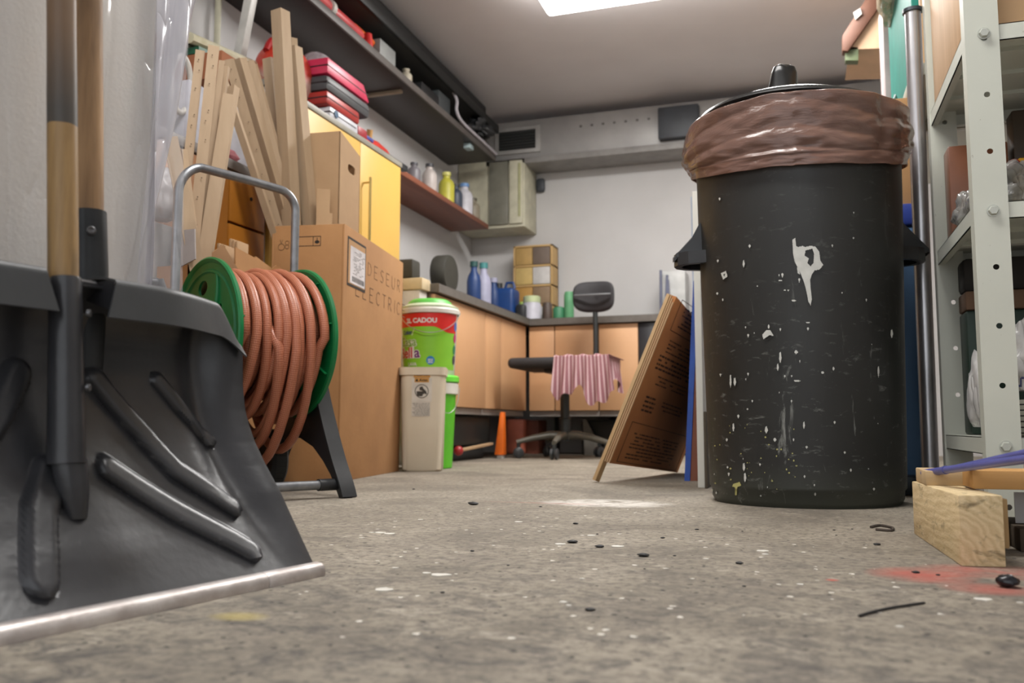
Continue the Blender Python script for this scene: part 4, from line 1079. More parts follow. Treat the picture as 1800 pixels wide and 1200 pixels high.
# ================================================================== WHITE SHELVING
wp = bpy.data.materials.new('chipped_white_paint'); wp.use_nodes = True; t = NT(wp); bs = t.n['Principled BSDF']
tc = t.new('ShaderNodeTexCoord').outputs['Object']; pn = t.noise(t.mapping(tc, (1, 1, .6)), 60, 5, .7); pn2 = t.noise(tc, 6, 3)
c = t.mix(pn2, lin((206, 208, 196)), lin((190, 192, 180))); c = t.mix(t.ramp(pn, [(.27, .9), (.33, 0.0)]), c, lin((120, 104, 84)))
t.link(c, bs.inputs['Base Color']); bs.inputs['Roughness'].default_value = .38
def shelving(x0, x1, y0, y1, zt, levels, label, pw=.054, pd=.034, th=.0025, near_x=None):
    t_ = thing('metal_shelving', label, 'shelving', ((x0 + x1) / 2, (y0 + y1) / 2, 0))
    for px, sx_ in ((x0, 1), (x1, -1)):
        for py, sy_ in ((y0, 1), (y1, 1)):
            b = M(); holes = []; z = .128 - .1013
            while z < zt - .02:
                holes.append(circ(pw * .56 * 1, z, .0050, 14)); z += .1013
            b.plate([(0, 0), (pw, 0), (pw, zt), (0, zt)], holes, lambda a, z, d: Vector((px + sx_ * a, py + d, z)), 0, th)
            holes = []
            b.plate([(th, 0), (pd, 0), (pd, zt), (th, zt)], holes, lambda a, z, d: Vector((px + sx_ * d, py + a, z)), 0, th)
            b.build('post', wp, t_, ang=30)
    for z in levels:
        b = M(); ins = .003
        a0_, a1_, b0, b1 = x0 + ins, x1 - ins, y0 + .004, y1 + .03
        b.box((a0_, b0, z - .0015), (a1_, b1, z))
        b.box((a0_, b0, z - .030), (a0_ + .002, b1, z)); b.box((a1_ - .002, b0, z - .030), (a1_, b1, z))
        b.box((a0_, b0, z - .030), (a1_, b0 + .002, z)); b.box((a0_, b1 - .002, z - .030), (a1_, b1, z))
        b.box((a0_, b0, z - .030), (a0_ + .014, b1, z - .0285)); b.box((a0_, b1 - .016, z - .030), (a1_, b1, z - .0285)); b.box((a0_, b0, z - .030), (a1_, b0 + .014, z - .0285))
        for k in range(1, 4):
            yy = lerp(b0, b1, k / 4); b.box((a0_ + .01, yy - .012, z - .010), (a1_ - .01, yy + .012, z - .0015))
        sh_ = b.build('shelf_board', wp, t_, ang=30)
        for px in (x0 + pw * .56, x1 - pw * .56):
            b = M(); b.lathe([(.0085, 0), (.0085, .0045), (.0070, .0065)], (px, y0, z - .016), 6, (Vector((1, 0, 0)), Vector((0, 0, 1)), Vector((0, -1, 0)))); b.lathe([(.0105, 0), (.0105, .0012)], (px, y0, z - .016), 20, (Vector((1, 0, 0)), Vector((0, 0, 1)), Vector((0, -1, 0)))); b.build('bolt', mat('painted_bolt', (196, 198, 188), .35, .2), t_)
    return t_
X0 = .293
shelving(X0, .95, 1.67, 2.12, 1.9, (.143, .5455, .862, 1.25), 'white painted metal shelving with perforated posts, nearest on the right')
fs = thing('white_wall_shelf', 'white metal shelf farther back on the right wall, behind the metal tube', 'shelf', (.6, 2.8, 1.0))
b = M(); b.box((.28, 2.25, 1.0), (XR, 3.3, 1.031), .003); b.build('shelf_board', wp, fs)
b = M(); b.box((.30, 2.60, .97), (XR, 2.63, .9995), .002); b.build('shelf_bracket', wp, fs)

# contents of the shelving
ply = mat('plywood', (206, 168, 126), .6, rgb2=(188, 150, 108), scale=6, stretch=(1, 4, .5), bump=.2)
t = thing('wooden_crate', 'pale wooden crate with a dark bottom edge on the upper shelf', 'crate', (.5, 1.9, .863))
b = M(); b.box((X0 + .010, 1.712, .870), (.80, 2.11, 1.215), .003); b.build('crate_body', ply, t)
b = M(); b.box((X0 + .007, 1.708, .8632), (.80, 2.112, .8695), .001); b.build('crate_base', mat('dark_veneer', (58, 40, 32), .6), t)
gbag = plastic_mat('smoky_film', (150, 150, 146), .72, .2); clearish = plastic_mat('milky_film', (205, 203, 200), .85, .25)
b = M(); b.grid(bag(Vector((.40, 1.86, .602)), .055, .10, .055, 5, .5), 50, 34, cu=True); b.build('plastic_bag', gbag, None, 'crumpled smoky plastic bag on the middle shelf, right of the near post', 'plastic bag', ang=60)
b = M(); b.grid(bag(Vector((.335, 1.94, .590)), .03, .08, .04, 9, .5), 40, 28, cu=True); b.build('plastic_bag', gbag, None, 'dull plastic bag with green leaves of wrapping, between the two posts of the middle shelf', 'plastic bag', ang=60)
b = M(); b.box((.315, 2.045, .547), (.43, 2.105, .76), .004); b.build('brown_sheet_box', mat('translucent_brown', (110, 66, 44), .35, rgb2=(140, 88, 60), scale=8, contrast=.8), None, 'glossy brown box behind the posts on the middle shelf', 'box')
ug = mat('dark_green_plastic2', (30, 60, 40), .4)
b = M(); b.box((.34, 1.90, .547), (.38, 1.98, .565), .006); b.build('green_case', ug, None, 'small dark green case on the middle shelf between the posts', 'case')
b = M(); b.box((.43, 1.965, .547), (.56, 2.04, .70), .004); b.build('yellow_box', mat('bright_yellow_card', (232, 172, 34), .5), None, 'bright yellow box behind the smoky bag on the middle shelf', 'box')
b = M(); b.sphere((.408, 1.90, .668), .012, n=20); b.build('red_ball', mat('bright_red', (190, 24, 28), .3), None, 'small red ball on the smoky bag behind the near post', 'ball')
# lower shelf: white printed bag, striped cloth, dark green box
b = M(); b.grid(bag(Vector((.33, 1.90, .222)), .022, .06, .078, 12, .25), 40, 28, cu=True); b.build('plastic_bag', clearish, None, 'milky white plastic bag bulging left of the near post on the bottom shelf', 'plastic bag', ang=60)
wb2 = thing('printed_bag', 'white plastic bag with blue marks right of the near post on the bottom shelf', 'plastic bag', (.395, 1.82, .158))
b = M(); b.grid(bag(Vector((.405, 1.83, .285)), .05, .06, .075, 15, .35), 50, 34, cu=True); b.build('bag_body', clearish, wb2, ang=60)
b = M()
for (u0, v0, u1, v1) in ((1785, 676, 1796, 680), (1793, 664, 1796, 678), (1795, 662, 1800, 666)):
    b.hexa([P(u, v, Y=y) for u in (u0, u1) for v in (v0, v1) for y in (1.762, 1.764)])
b.build('blue_print', mat('blue_ink', (40, 44, 90), .5), wb2, smooth=False)
st = bpy.data.materials.new('striped_cloth'); st.use_nodes = True; t_ = NT(st); bs = t_.n['Principled BSDF']; po = t_.new('ShaderNodeNewGeometry').outputs['Position']; sx = t_.new('ShaderNodeSeparateXYZ'); t_.link(po, sx.inputs[0])
sn = t_.math('SINE', t_.math('MULTIPLY', sx.outputs[2], 2 * pi / .0098)); t_.link(t_.mix(t_.math('GREATER_THAN', sn, .72), lin((168, 166, 152)), lin((44, 42, 40))), bs.inputs['Base Color']); bs.inputs['Roughness'].default_value = .9
b = M(); b.box((.352, 1.72, .144), (.45, 1.90, .208), .016, seg=4); b.build('folded_cloth', st, None, 'folded grey cloth with thin dark stripes on the bottom shelf', 'cloth')
b = M(); b.box((.33, 2.02, .144), (.85, 2.10, .400), .006); b.build('dark_green_crate', mat('dark_green_crate', (22, 48, 34), .5), None, 'dark green crate at the back of the bottom shelf', 'crate')
b = M(); b.box((.33, 2.015, .401), (.85, 2.10, .440), .004); b.build('worn_cardboard', cardboard('dull_cardboard', (120, 92, 70)), None, 'dull brown cardboard tray on the dark green crate', 'tray')
b = M(); b.box((.33, 2.03, .441), (.85, 2.10, .512), .01); b.build('dark_filler', mat('dark_filler', (40, 36, 32), .8), None, 'dark flat filler added on the dull cardboard tray to darken the bottom shelf', 'bundle')  # added to keep the back of the bottom shelf dark above the tray
b = M(); b.box((.44, 2.045, .547), (.88, 2.10, .825), .004); b.build('dark_brown_filler', mat('dark_brown_filler', (72, 58, 44), .5), None, 'dark brown filler added to darken the back of the middle shelf behind the yellow box', 'box')  # added as a dark backing, hides the lit wall behind the middle shelf
# metal tube leaning in front of the far post
b = M(); p0 = P(1637, 862, Y=2.19); p1 = P(1604, 20, Y=2.19); lo_ = p0 + (p0 - p1).normalized() * ((p0.z) / (p1 - p0).normalized().z)
lo_.z = 0.001
b = M(); b.tube([lo_, lerp(lo_, p1, .5), p1], .0185, 24); tb = b.build('metal_tube', mat('satin_aluminium', (200, 198, 200), .3, .85, rgb2=(160, 158, 160), scale=14, stretch=(1, 1, .4), bump=.1), None, 'long satin metal tube with a dark ring at its top, standing beside the white shelving', 'tube')
ax_ = (p1 - lo_).normalized(); b = M(); b.tube([p1 - ax_ * .004, p1 + ax_ * .004], .0225, 24); b.build('dark_ring', mat('dark_ring', (60, 66, 72), .4, .3), tb)
# blue case and tan box behind the bin
b = M(); cy0 = 2.36
bc = thing('blue_storage_box', 'tall blue plastic storage box behind the right side of the bin', 'storage box', (.26, 2.5, 0))
b.box((.12, cy0, 0), (.290, 2.72, .66), .010); b.build('box_body', mat('dusty_blue', (96, 134, 178), .4, rgb2=(84, 120, 162), scale=3), bc)
b = M(); b.box((.11, cy0 - .008, .66), (.294, 2.73, .715), .008); b.build('box_lid', mat('deep_blue', (56, 78, 168), .4), bc)
b = M(); b.box((.13, 2.38, .716), (.292, 2.62, .995), .003); bx_ = b.build('tan_carton', cardboard('tan_card', (196, 152, 104)), None, 'plain tan carton on the blue storage box', 'carton')
b = M(); b.box((.20, 2.26, 0), (.262, 2.35, .045), .004); b.build('dark_saw_blade', mat('saw_steel', (46, 50, 54), .4, .6), None, 'dark toothed tool lying behind the foot of the bin', 'tool')
# on the farther shelving
b = M(); b.box((.315, 2.52, 1.032), (.335, 3.10, 1.52), .003); b.build('teal_sheet', mat('teal_plastic', (0, 146, 130), .45), None, 'flat teal sheet standing on the farther white shelf', 'sheet', smooth=False)
b = M(); b.grid(bag(Vector((.305, 2.90, 1.075)), .035, .16, .07, 21, .5), 40, 28, cu=True); b.build('dark_teal_bag', mat('dark_teal', (24, 96, 84), .5), None, 'dark teal bag sagging over the edge of the farther shelf behind the bin lid', 'bag', ang=60)
b = M(); b.grid(bag(Vector((.30, 2.90, 1.60)), .035, .22, .16, 23, .4), 40, 28, cu=True); b.build('plastic_bag', plastic_mat('yellowish_film', (206, 190, 160), .8, .2), None, 'yellowish plastic bag hanging above the teal sheet', 'plastic bag', ang=60)
b = M(); b.box((.30, 3.12, 1.032), (.325, 3.26, 1.60), .003); b.build('pink_edged_board', mat('pinkish_white', (214, 196, 196), .5), None, 'pinkish white board behind the teal sheet', 'board')
b = M(); b.box((.325, 2.42, 1.032), (.345, 2.45, 1.75), .002); b.build('wooden_strip', ply, None, 'upright plywood strip between the teal sheet and the metal tube', 'strip')
# wooden shelf with a carton under the ceiling
def pixprism(pix, Y, d, bev=.002):
    b = M(); b.prism([(P(u, v, Y=Y).x, P(u, v, Y=Y).z) for u, v in pix], lambda x, z, dd: Vector((x, Y + dd, z)), 0, d, bev); return b
sh2 = thing('hanging_wooden_case', 'peach coloured case with a dark brown slanting edge hanging under the ceiling', 'case', P(1530, 40, Y=3.9))
pixprism([(1481, 62), (1481, 88), (1490, 90), (1548, 8), (1562, -30), (1540, -30)], 3.88, .06).build('brown_edge', mat('dark_brown_wood', (104, 66, 48), .6), sh2)
pixprism([(1492, 88), (1512, 86), (1600, 84), (1600, -30), (1566, -30)], 3.90, .35).build('case_body', cardboard('peach_card', (214, 178, 146)), sh2)
pixprism([(1486, 82), (1509, 82), (1509, 106), (1486, 106)], 3.90, .05).build('green_corner', mat('olive_green', (104, 116, 84), .6), sh2, label='olive green corner piece')
pixprism([(1500, 22), (1512, 14), (1515, 24), (1504, 34)], 3.872, .007, 0).build('pale_latch', mat('chest_white2', (214, 208, 200), .5), sh2)

# ================================================================== TIMBER ON THE FLOOR, RIGHT
pine = bpy.data.materials.new('rough_pine'); pine.use_nodes = True; t = NT(pine); bs = t.n['Principled BSDF']; tc = t.new('ShaderNodeTexCoord').outputs['Object']
dn = t.noise(tc, 9, 3); wv = t.new('ShaderNodeTexWave'); wv.wave_type = 'BANDS'; wv.bands_direction = 'DIAGONAL'; wv.inputs['Scale'].default_value = 48; wv.inputs['Distortion'].default_value = 14; wv.inputs['Detail'].default_value = 3; wv.inputs['Detail Scale'].default_value = .6
t.link(t.mapping(tc, (1, .12, 1)), wv.inputs['Vector'])
c = t.mix(wv.outputs['Fac'], lin((206, 182, 138)), lin((222, 200, 158))); st_ = t.noise(t.mapping(tc, (1, .6, 2)), 28, 5, .7, .6)
c = t.mix(t.ramp(st_, [(.56, 0.0), (.72, .8)]), c, lin((96, 84, 58))); t.link(c, bs.inputs['Base Color']); bs.inputs['Roughness'].default_value = .85
bn = t.new('ShaderNodeBump'); bn.inputs['Strength'].default_value = .6; bn.inputs['Distance'].default_value = .003; t.link(t.noise(t.mapping(tc, (1, .3, 1)), 90, 5, .7), bn.inputs['Height']); t.link(bn.outputs[0], bs.inputs['Normal'])
NA = P(1690, 995, Z=0); NB = P(1607, 938, Z=0); NC = P(1769, 997, Z=0); zt_ = P(1694, 870, D=(NA.xy).length).z
b = M(); 
w2 = NC - NA; l2 = NB - NA
b.hexa([NA + w2 * i + l2 * j + Vector((0, 0, z)) for i in (0, 1) for j in (0, 1) for z in (0.0, zt_ - .003 * j)], .0015)
blk_o = b.build('timber_block', pine, None, 'rough sawn pine block on the floor at the lower right, nearest piece of timber', 'timber block', ang=30)
b = M(); b.hexa([NA + w2 * i + l2 * j + Vector((0, .02, z)) for i in (1.02, 1.22) for j in (.02, .6) for z in (0.018, zt_ - .006)], .001); b.build('thin_plank', mat('brownish_pine', (170, 140, 96), .8, bump=.3), None, 'thin plank on edge right behind the pine block', 'plank')
b = M(); dl = (NB - NA).normalized(); 
p0 = P(1622, 829, D=1.46); 
b.box((NB.x + .005, 1.35, zt_ - .002), (.50, 1.46, zt_ + .018), .0015); b.build('pallet_board', mat('pale_pine', (206, 180, 140), .8, rgb2=(186, 158, 118), scale=5, stretch=(.4, 4, 4), bump=.4), None, 'pale pallet board lying across the back of the pine block', 'board')
b = M(); b.box((NB.x + .048, 1.255, zt_ + .0005), (.55, 1.33, zt_ + .024), .0015); b.build('planed_board', mat('amber_pine', (206, 158, 96), .6, rgb2=(186, 138, 78), scale=5, stretch=(.4, 4, 4), bump=.2), None, 'amber planed board resting on the pine block', 'board')
b = M(); b.box((.262, 1.30, 0), (.60, 1.46, .03), .002); b.build('dark_plank', mat('dark_plank', (70, 58, 44), .8), None, 'dark plank on the floor behind the pine block', 'plank')
b = M(); holes = [circ(.02 + .012 * k, .045 + .012 * j, .0035, 10) for k in range(16) for j in range(2)]
b.plate([(0, .031), (.25, .031), (.25, .072), (0, .072)], holes, lambda a, z, d: Vector((.27 + a, 1.36 + d, z)), 0, .002); b.build('perforated_strip', galv, None, 'perforated galvanised strip behind the pine block', 'metal strip')
# two violet-blue rods
rod = mat('violet_blue_paint', (92, 96, 160), .35, rgb2=(80, 84, 146), scale=20)
zr = zt_ + .0285
def rodp(u, v, z): return P(u, v, Z=z)
ra = P(1628, 834, D=1.40); rb = P(1830, 790, D=1.12)
rg = thing('violet_rod', 'violet-blue painted double rod lying on the boards at the lower right', 'rod', (ra + rb) / 2)
b = M(); b.tube([ra, rb], .0045, 12); b.build('rod', rod, rg)
ra2 = P(1624, 831, D=1.41); rb2 = P(1830, 803, D=1.08); b = M(); b.tube([ra2, rb2], .005, 12); b.tube([lerp(ra2, rb2, .23), lerp(ra2, rb2, .245)], .0058, 12); b.build('rod', rod, rg)
# ================================================================== BACK OF THE ROOM
beech = mat('beech_laminate', (212, 166, 124), .5, rgb2=(200, 152, 110), scale=2.5); wtop = mat('grey_worktop', (104, 98, 92), .4, rgb2=(92, 86, 80), scale=30)
ZB, ZW = .25, .742
yN = 3.50
def cabinet(name, label, lo, hi, face, cuts, hand=None):
    """face: 'x' = fronts look along +X, 'y' = fronts look along -Y; cuts: door boundaries"""
    t = thing(name, label, 'cabinet', ((lo[0] + hi[0]) / 2, (lo[1] + hi[1]) / 2, 0), None)
    b = M(); b.box(lo, hi, .001); b.build('cabinet_body', mat('cabinet_body_brown', (120, 92, 70), .6), t)
    for a0, a1 in zip(cuts, cuts[1:]):
        b = M()
        if face == 'x': b.box((hi[0], a0 + .003, lo[2] + .002), (hi[0] + .018, a1 - .003, hi[2] - .006), .0015)
        else: b.box((a0 + .003, lo[1] - .018, lo[2] + .002), (a1 - .003, lo[1], hi[2] - .006), .0015)
        b.build('door', beech, t)
    # steel angle frame and legs carrying the cabinet
    b = M(); z0 = lo[2]
    b.box((lo[0], lo[1], z0 - .03), (hi[0], hi[1], z0 - .001), .001); b.build('base_frame', mat('base_frame_grey', (176, 170, 166), .45), t)
    for x in ((lo[0] + .02, hi[0] - .04) if face == 'y' else (lo[0] + .02,)):
        for y in ((lo[1] + .02, hi[1] - .04) if face == 'x' else (hi[1] - .04,)):
            b = M(); b.box((x, y, 0), (x + .025, y + .025, z0 - .03)); b.build('leg', mat('leg_dark', (52, 50, 48), .5), t)
    return t
cabinet('base_cabinet', 'beech base cabinet along the left wall behind the paint buckets', (XL + .01, yN, ZB), (-1.518, 4.15, ZW), 'x', [yN, 4.15])
cabinet('base_cabinet', 'beech base cabinet along the left wall next to the room corner', (XL + .01, 4.152, ZB), (-1.518, 4.84, ZW), 'x', [4.152, 4.40, 4.84])
cabinet('base_cabinet', 'beech base cabinet on the back wall behind the chair seat', (-1.49, 4.878, ZB), (-1.08, YB - .01, ZW), 'y', [-1.49, -1.335, -1.08])
cabinet('base_cabinet', 'beech base cabinet on the back wall behind the hanging cloth', (-1.078, 4.878, ZB), (-.852, YB - .01, ZW), 'y', [-1.078, -.852])
cabinet('base_cabinet', 'beech base cabinet on the back wall hidden by the bin', (-.74, 4.878, ZB), (.10, YB - .01, ZW), 'y', [-.74, -.3, .10])
b = M(); b.box((-.850, 4.86, .02), (-.742, YB - .01, ZW - .002), .004); b.build('black_appliance', mat('black_enamel', (38, 38, 42), .35), None, 'narrow black unit between the back wall cabinets', 'unit')
b = M(); b.prism([(XL + .003, yN - .01), (-1.475, yN - .01), (-1.475, 4.835), (.10, 4.835), (.10, YB - .003), (XL + .003, YB - .003)], lambda x, y, d: Vector((x, y, d)), ZW, .780, .004); b.build('worktop', wtop, None, 'grey L-shaped worktop over the base cabinets', 'worktop', ang=30)
# white box with cream lid at the near end of the counter
wbx = thing('white_chest', 'white chest with a cream top at the near end of the worktop', 'chest', (-1.75, 3.43, 0))
zc_ = P(740, 487, X=-1.52).z
b = M(); b.box((XL + .01, 3.41, 0), (-1.53, 3.487, zc_ - .05), .004); b.build('chest_body', mat('chest_white', (214, 208, 200), .5), wbx)
b = M(); b.box((XL + .01, 3.40, zc_ - .05), (-1.515, 3.489, zc_), .004); b.build('chest_top', mat('chest_cream', (206, 186, 150), .5), wbx)

# ---- tub and buckets
tubm = mat('milky_plastic', (212, 202, 182), .42, rgb2=(200, 188, 166), scale=5)
TC = P(738, 829, Z=0); 
tub = thing('white_tub', 'tall cream plastic tub with a warning label between the carton and the green bucket', 'tub', TC)
th_ = radians(19); tx = Vector((cos(th_), sin(th_), 0)); ty = Vector((-tx.y, tx.x, 0)); TO = TC + ty * .080 + tx * .004
HT = P(738, 645, D=TC.xy.length).z
def rrect(hx, hy, r, n=6):
    o = []
    for (sx_, sy_, a0) in ((1, 1, 0), (-1, 1, 90), (-1, -1, 180), (1, -1, 270)):
        for k in range(n + 1):
            a = radians(a0 + 90 * k / n); o.append((sx_ * (hx - r) + r * cos(a), sy_ * (hy - r) + r * sin(a)))
    return o
b = M(); prev = None
for (z, g) in ((0, .066), (.008, .072), (HT * .5, .076), (HT - .03, .080), (HT - .028, .085), (HT, .086), (HT, .081), (HT - .02, .076), (.02, .068)):
    ring = [b.v(TO + tx * x + ty * y + Vector((0, 0, z))) for x, y in rrect(g, g, .028)]
    if prev: 
        for i in range(len(ring)): b._f([prev[i], prev[(i + 1) % len(ring)], ring[(i + 1) % len(ring)], ring[i]])
    else: b._f(ring[::-1])
    prev = ring
b._f(prev); tubo = b.build('tub_body', tubm, tub, ang=40)
def onT(x, z, d=0): return TO + tx * x - ty * (interp([(0, .072), (.008, .072), (HT * .5, .076), (HT - .03, .080)], z) + .0012 + d) + Vector((0, 0, z))
def tq(x0, x1, z0, z1, d0=.0, d1=.0008): return [onT(x, z, d) for x in (x0, x1) for z in (z0, z1) for d in (d0, d1)]
b = M(); b.hexa(tq(-.036, .036, .250, .335, 0, .0004)); b.hexa(tq(-.036, .030, .198, .249, 0, .0004)); b.build('label_sheet', mat('label_film', (214, 208, 196), .4), tubo)
b = M(); b.hexa(tq(-.030, .030, .338, .358)); b.hexa(tq(-.026, .026, .320, .336)); b.build('warning_patch', mat('warning_amber', (206, 150, 70), .5), tubo, label='amber warning patch')
b = M(); b.mesh(text_me('Attention', .0135, .0004, 'CENTER'), lambda x, y: onT(x, .3435 + y, .0012)); b.mesh(text_me('Aviso', .0135, .0004, 'CENTER'), lambda x, y: onT(x + .006, .3235 + y, .0012))
b.prism([(-.024, .3235), (-.012, .3235), (-.018, .334)], lambda x, z, d: onT(x, z, d), .0008, .0014); b.build('warning_text', ink, tubo, smooth=False)
b = M()
ring = [(x, z) for x, z in circ(0, .288, .025, 28)]
b.plate(ring, [circ(0, .288, .0225, 28)], lambda x, z, d: onT(x, z, d), .0006, .0014)
b.prism([(-.017, .270), (.003, .270), (.005, .288), (-.019, .288)], lambda x, z, d: onT(x, z, d), .0006, .0010)
b.prism([(-.008, .302), (.002, .306), (.006, .298), (.016, .288), (.019, .276), (.010, .280), (.004, .276), (.002, .290), (-.008, .292)], lambda x, z, d: onT(x, z, d), .0010, .0014)
b.build('warning_symbol', mat('symbol_dark', (58, 52, 44), .6), tubo, smooth=False)
b = M(); rr = random.Random(2)
for k in range(9):
    z = .243 - k * .0052; x = -.033 + .004 * (k % 3)
    while x < .028:
        l = rr.uniform(.003, .010); b.hexa(tq(x, min(x + l, .029), z, z + .0018, .0005, .0010)); x += l + .002
b.build('label_small_print', mat('small_print', (110, 104, 96), .7), tubo, smooth=False)

BK = P(759, 822, D=3.56); BKc = Vector((BK.x, BK.y, 0)); BKc = P(762, 815, Z=0); BKc = Vector((-1.387, 3.19, 0))
vdir = -Vector((BKc.x, BKc.y, 0)).normalized(); bang = atan2(vdir.y, vdir.x)
lg = mat('lime_green_plastic', (96, 196, 40), .4, rgb2=(84, 180, 34)); wl_ = mat('bucket_white', (222, 220, 212), .4)
small = thing('green_bucket', 'green paint bucket with a white rim on the floor, under the large one', 'bucket', BKc)
b = M(); b.lathe([(.088, 0), (.092, .004), (.106, .30)], BKc, 48); bb_ = b.build('bucket_body', lg, small, ang=40)
b = M(); b.lathe([(.107, .285), (.114, .288), (.115, .325), (.110, .33)], BKc, 48); b.build('white_rim', wl_, small)
b = M(); b.lathe([(.113, .331), (.118, .335), (.118, .352), (.112, .358), (.0, .356)], BKc, 48, caps=False); b.build('bucket_lid', mat('bright_green_lid', (104, 214, 60), .4), small)
def arcp(R, a0, a1, z0, zs, n=20):
    return [BKc + Vector((R * cos(bang + lerp(a0, a1, k / n)), R * sin(bang + lerp(a0, a1, k / n)), z0 - zs * sin(pi * k / n))) for k in range(n + 1)]
b = M(); b.tube(arcp(.119, -.2, 1.5, .312, .10), .0016, 6); b.build('wire_handle', mat('wire_steel', (190, 190, 186), .3, .7), small)
LZ = .3585; LB = Vector((BKc.x, BKc.y, LZ)); LH = P(762, 541, D=3.40).z - LZ
large = thing('large_paint_bucket', 'large green and white paint bucket with a red band, stacked on the green bucket', 'bucket', LB)
def lr(z): return lerp(.098, .112, z / LH)
b = M(); b.lathe([(.096, 0), (lr(0.01), .004), (lr(LH), LH)], LB, 56); lbo = b.build('bucket_body', wl_, large, ang=40)
def onB(s, z, d=.001): R = lr(z) + d; a = bang + (s - .040) / .105; return LB + Vector((R * cos(a), R * sin(a), z))     # s grows to the right
def band(b, s0, s1, z0, z1, d=.0008, n=24): b.grid(lambda a, c: onB(lerp(s0, s1, a), lerp(z0, z1, c) if not callable(z0) else lerp(z0(lerp(s0, s1, a)), z1, c), d), n, 4)
b = M(); band(b, -.12, .165, .02, LH - .03, .0012, 60); b.build('green_label', mat('label_green', (134, 196, 52), .45, rgb2=(122, 186, 46)), lbo)
b = M(); b.grid(lambda a, c: onB(lerp(-.12, .165, a), lerp(LH - .075 - .022 * sstep(.05, .12, lerp(-.12, .165, a)), LH - .022, c), .0018), 60, 4); b.build('red_band', mat('label_red', (214, 36, 30), .45), lbo)
b = M(); b.prism([(0, 0), (1, 0), (1, 1), (0, 1)], lambda s, z, d: onB(lerp(-.10, -.018 - .012 * (1 - z), s), lerp(LH - .108, LH - .080, z), d), .0019, .0024); b.build('white_flag', mat('label_white', (226, 226, 224), .45), lbo)
b = M(); b.mesh(text_me('2L CADOU', .025, .0010, 'CENTER'), lambda x, y: onB(x + .005, LH - .060 + y, .0026)); b.build('band_text', mat('label_white', (226, 226, 224)), lbo, smooth=False)
b = M(); b.mesh(text_me('Color', .022, .0008, 'RIGHT'), lambda x, y: onB(x - .030, LH - .103 + y, .0030)); b.build('flag_text', mat('label_navy', (40, 60, 130), .5), lbo, smooth=False)
b = M(); b.mesh(text_me('Casa', .048, .0028, 'RIGHT'), lambda x, y: onB(x - .012, LH - .148 + y, .0022)); b.build('outline_text', mat('label_white', (226, 226, 224)), lbo, smooth=False)
b = M(); b.mesh(text_me('Casa', .048, .0006, 'RIGHT'), lambda x, y: onB(x - .012, LH - .148 + y, .0028)); b.build('title_text', mat('title_green', (120, 170, 60), .5), lbo, smooth=False)
b = M(); b.mesh(text_me('Bella', .056, .0034, 'RIGHT'), lambda x, y: onB(x + .002, LH - .193 + y, .0022)); b.build('outline_text', mat('label_white', (226, 226, 224)), lbo, smooth=False)
b = M(); b.mesh(text_me('a', .056, .0012, 'RIGHT'), lambda x, y: onB(x + .002, LH - .193 + y, .0028)); b.build('title_text', mat('title_purple', (110, 44, 120), .5), lbo, smooth=False)
b = M(); b.mesh(text_me('Bell', .056, .0012, 'RIGHT'), lambda x, y: onB(x - .0285, LH - .193 + y, .0028)); b.build('title_text', mat('title_red', (200, 50, 60), .5), lbo, smooth=False)
b = M(); b.mesh(text_me('LAVA', .018, .0006, 'RIGHT'), lambda x, y: onB(x - .012, LH - .225 + y, .0024)); b.build('small_text', mat('label_white', (226, 226, 224)), lbo, smooth=False)
b = M(); b.prism(circ(.044, LH - .205, .0165, 28), lambda s, z, d: onB(s, z, d), .0018, .0030); b.build('round_badge', mat('badge_blue', (40, 130, 196), .4), lbo, smooth=False)
b = M()
for k in range(3): b.prism([(.034, LH - .203 - .006 * k), (.054, LH - .203 - .006 * k), (.054, LH - .200 - .006 * k), (.034, LH - .200 - .006 * k)], lambda s, z, d: onB(s, z, d), .0031, .0034)
b.build('badge_text', mat('label_white', (226, 226, 224)), lbo, smooth=False)
for z, col in ((LH - .07, (70, 110, 190)), (LH - .115, (190, 50, 110)), (LH - .16, (20, 130, 90)), (LH - .20, (60, 60, 80))):
    b = M(); b.prism(circ(.160, z, .011, 16, .018), lambda s, z_, d: onB(s, z_, d), .0014, .0024); b.build('side_badge', mat('side_badge_%d' % col[0], col, .45), lbo, smooth=False)
b = M(); b.lathe([(lr(LH) + .002, -.022), (lr(LH) + .007, -.02), (lr(LH) + .008, -.006), (lr(LH) + .004, .0), (lr(LH) - .006, .002)], LB + Vector((0, 0, LH)), 56, caps=False); b.build('white_rim', wl_, large)
b = M(); b.lathe([(lr(LH), .001), (lr(LH) + .002, .008), (.085, .022), (.075, .034), (.060, .036), (.0, .034)], LB + Vector((0, 0, LH)), 56, caps=False); b.build('bucket_lid', mat('bucket_lid_pale', (206, 220, 190), .45), large)
b = M(); b.lathe([(.090, .018), (.084, .030), (.070, .040), (.0, .042)], LB + Vector((0, 0, LH)), 40, caps=False); b.build('lid_centre', mat('lid_green', (96, 190, 80), .45), large)
b = M(); b.tube([LB + (Vector((cos(bang + a), sin(bang + a), 0)) * (.122)) + Vector((0, 0, LH - .015 - .085 * sin(pi * q_))) for q_, a in [(k / 24, lerp(1.35, -1.35, k / 24)) for k in range(25)]], .0016, 6); b.build('wire_handle', mat('wire_steel', (190, 190, 186)), large)
# white lid lying on the cabinet edge behind the buckets
q = P(806, 520, X=-1.60); b = M(); b.box((q.x - .06, q.y - .02, .781), (q.x + .06, q.y + .16, .80), .008, R=rz(.3)); b.build('white_tray', mat('chest_white', (214, 208, 200)), None, 'white plastic tray on the worktop edge above the buckets', 'tray')

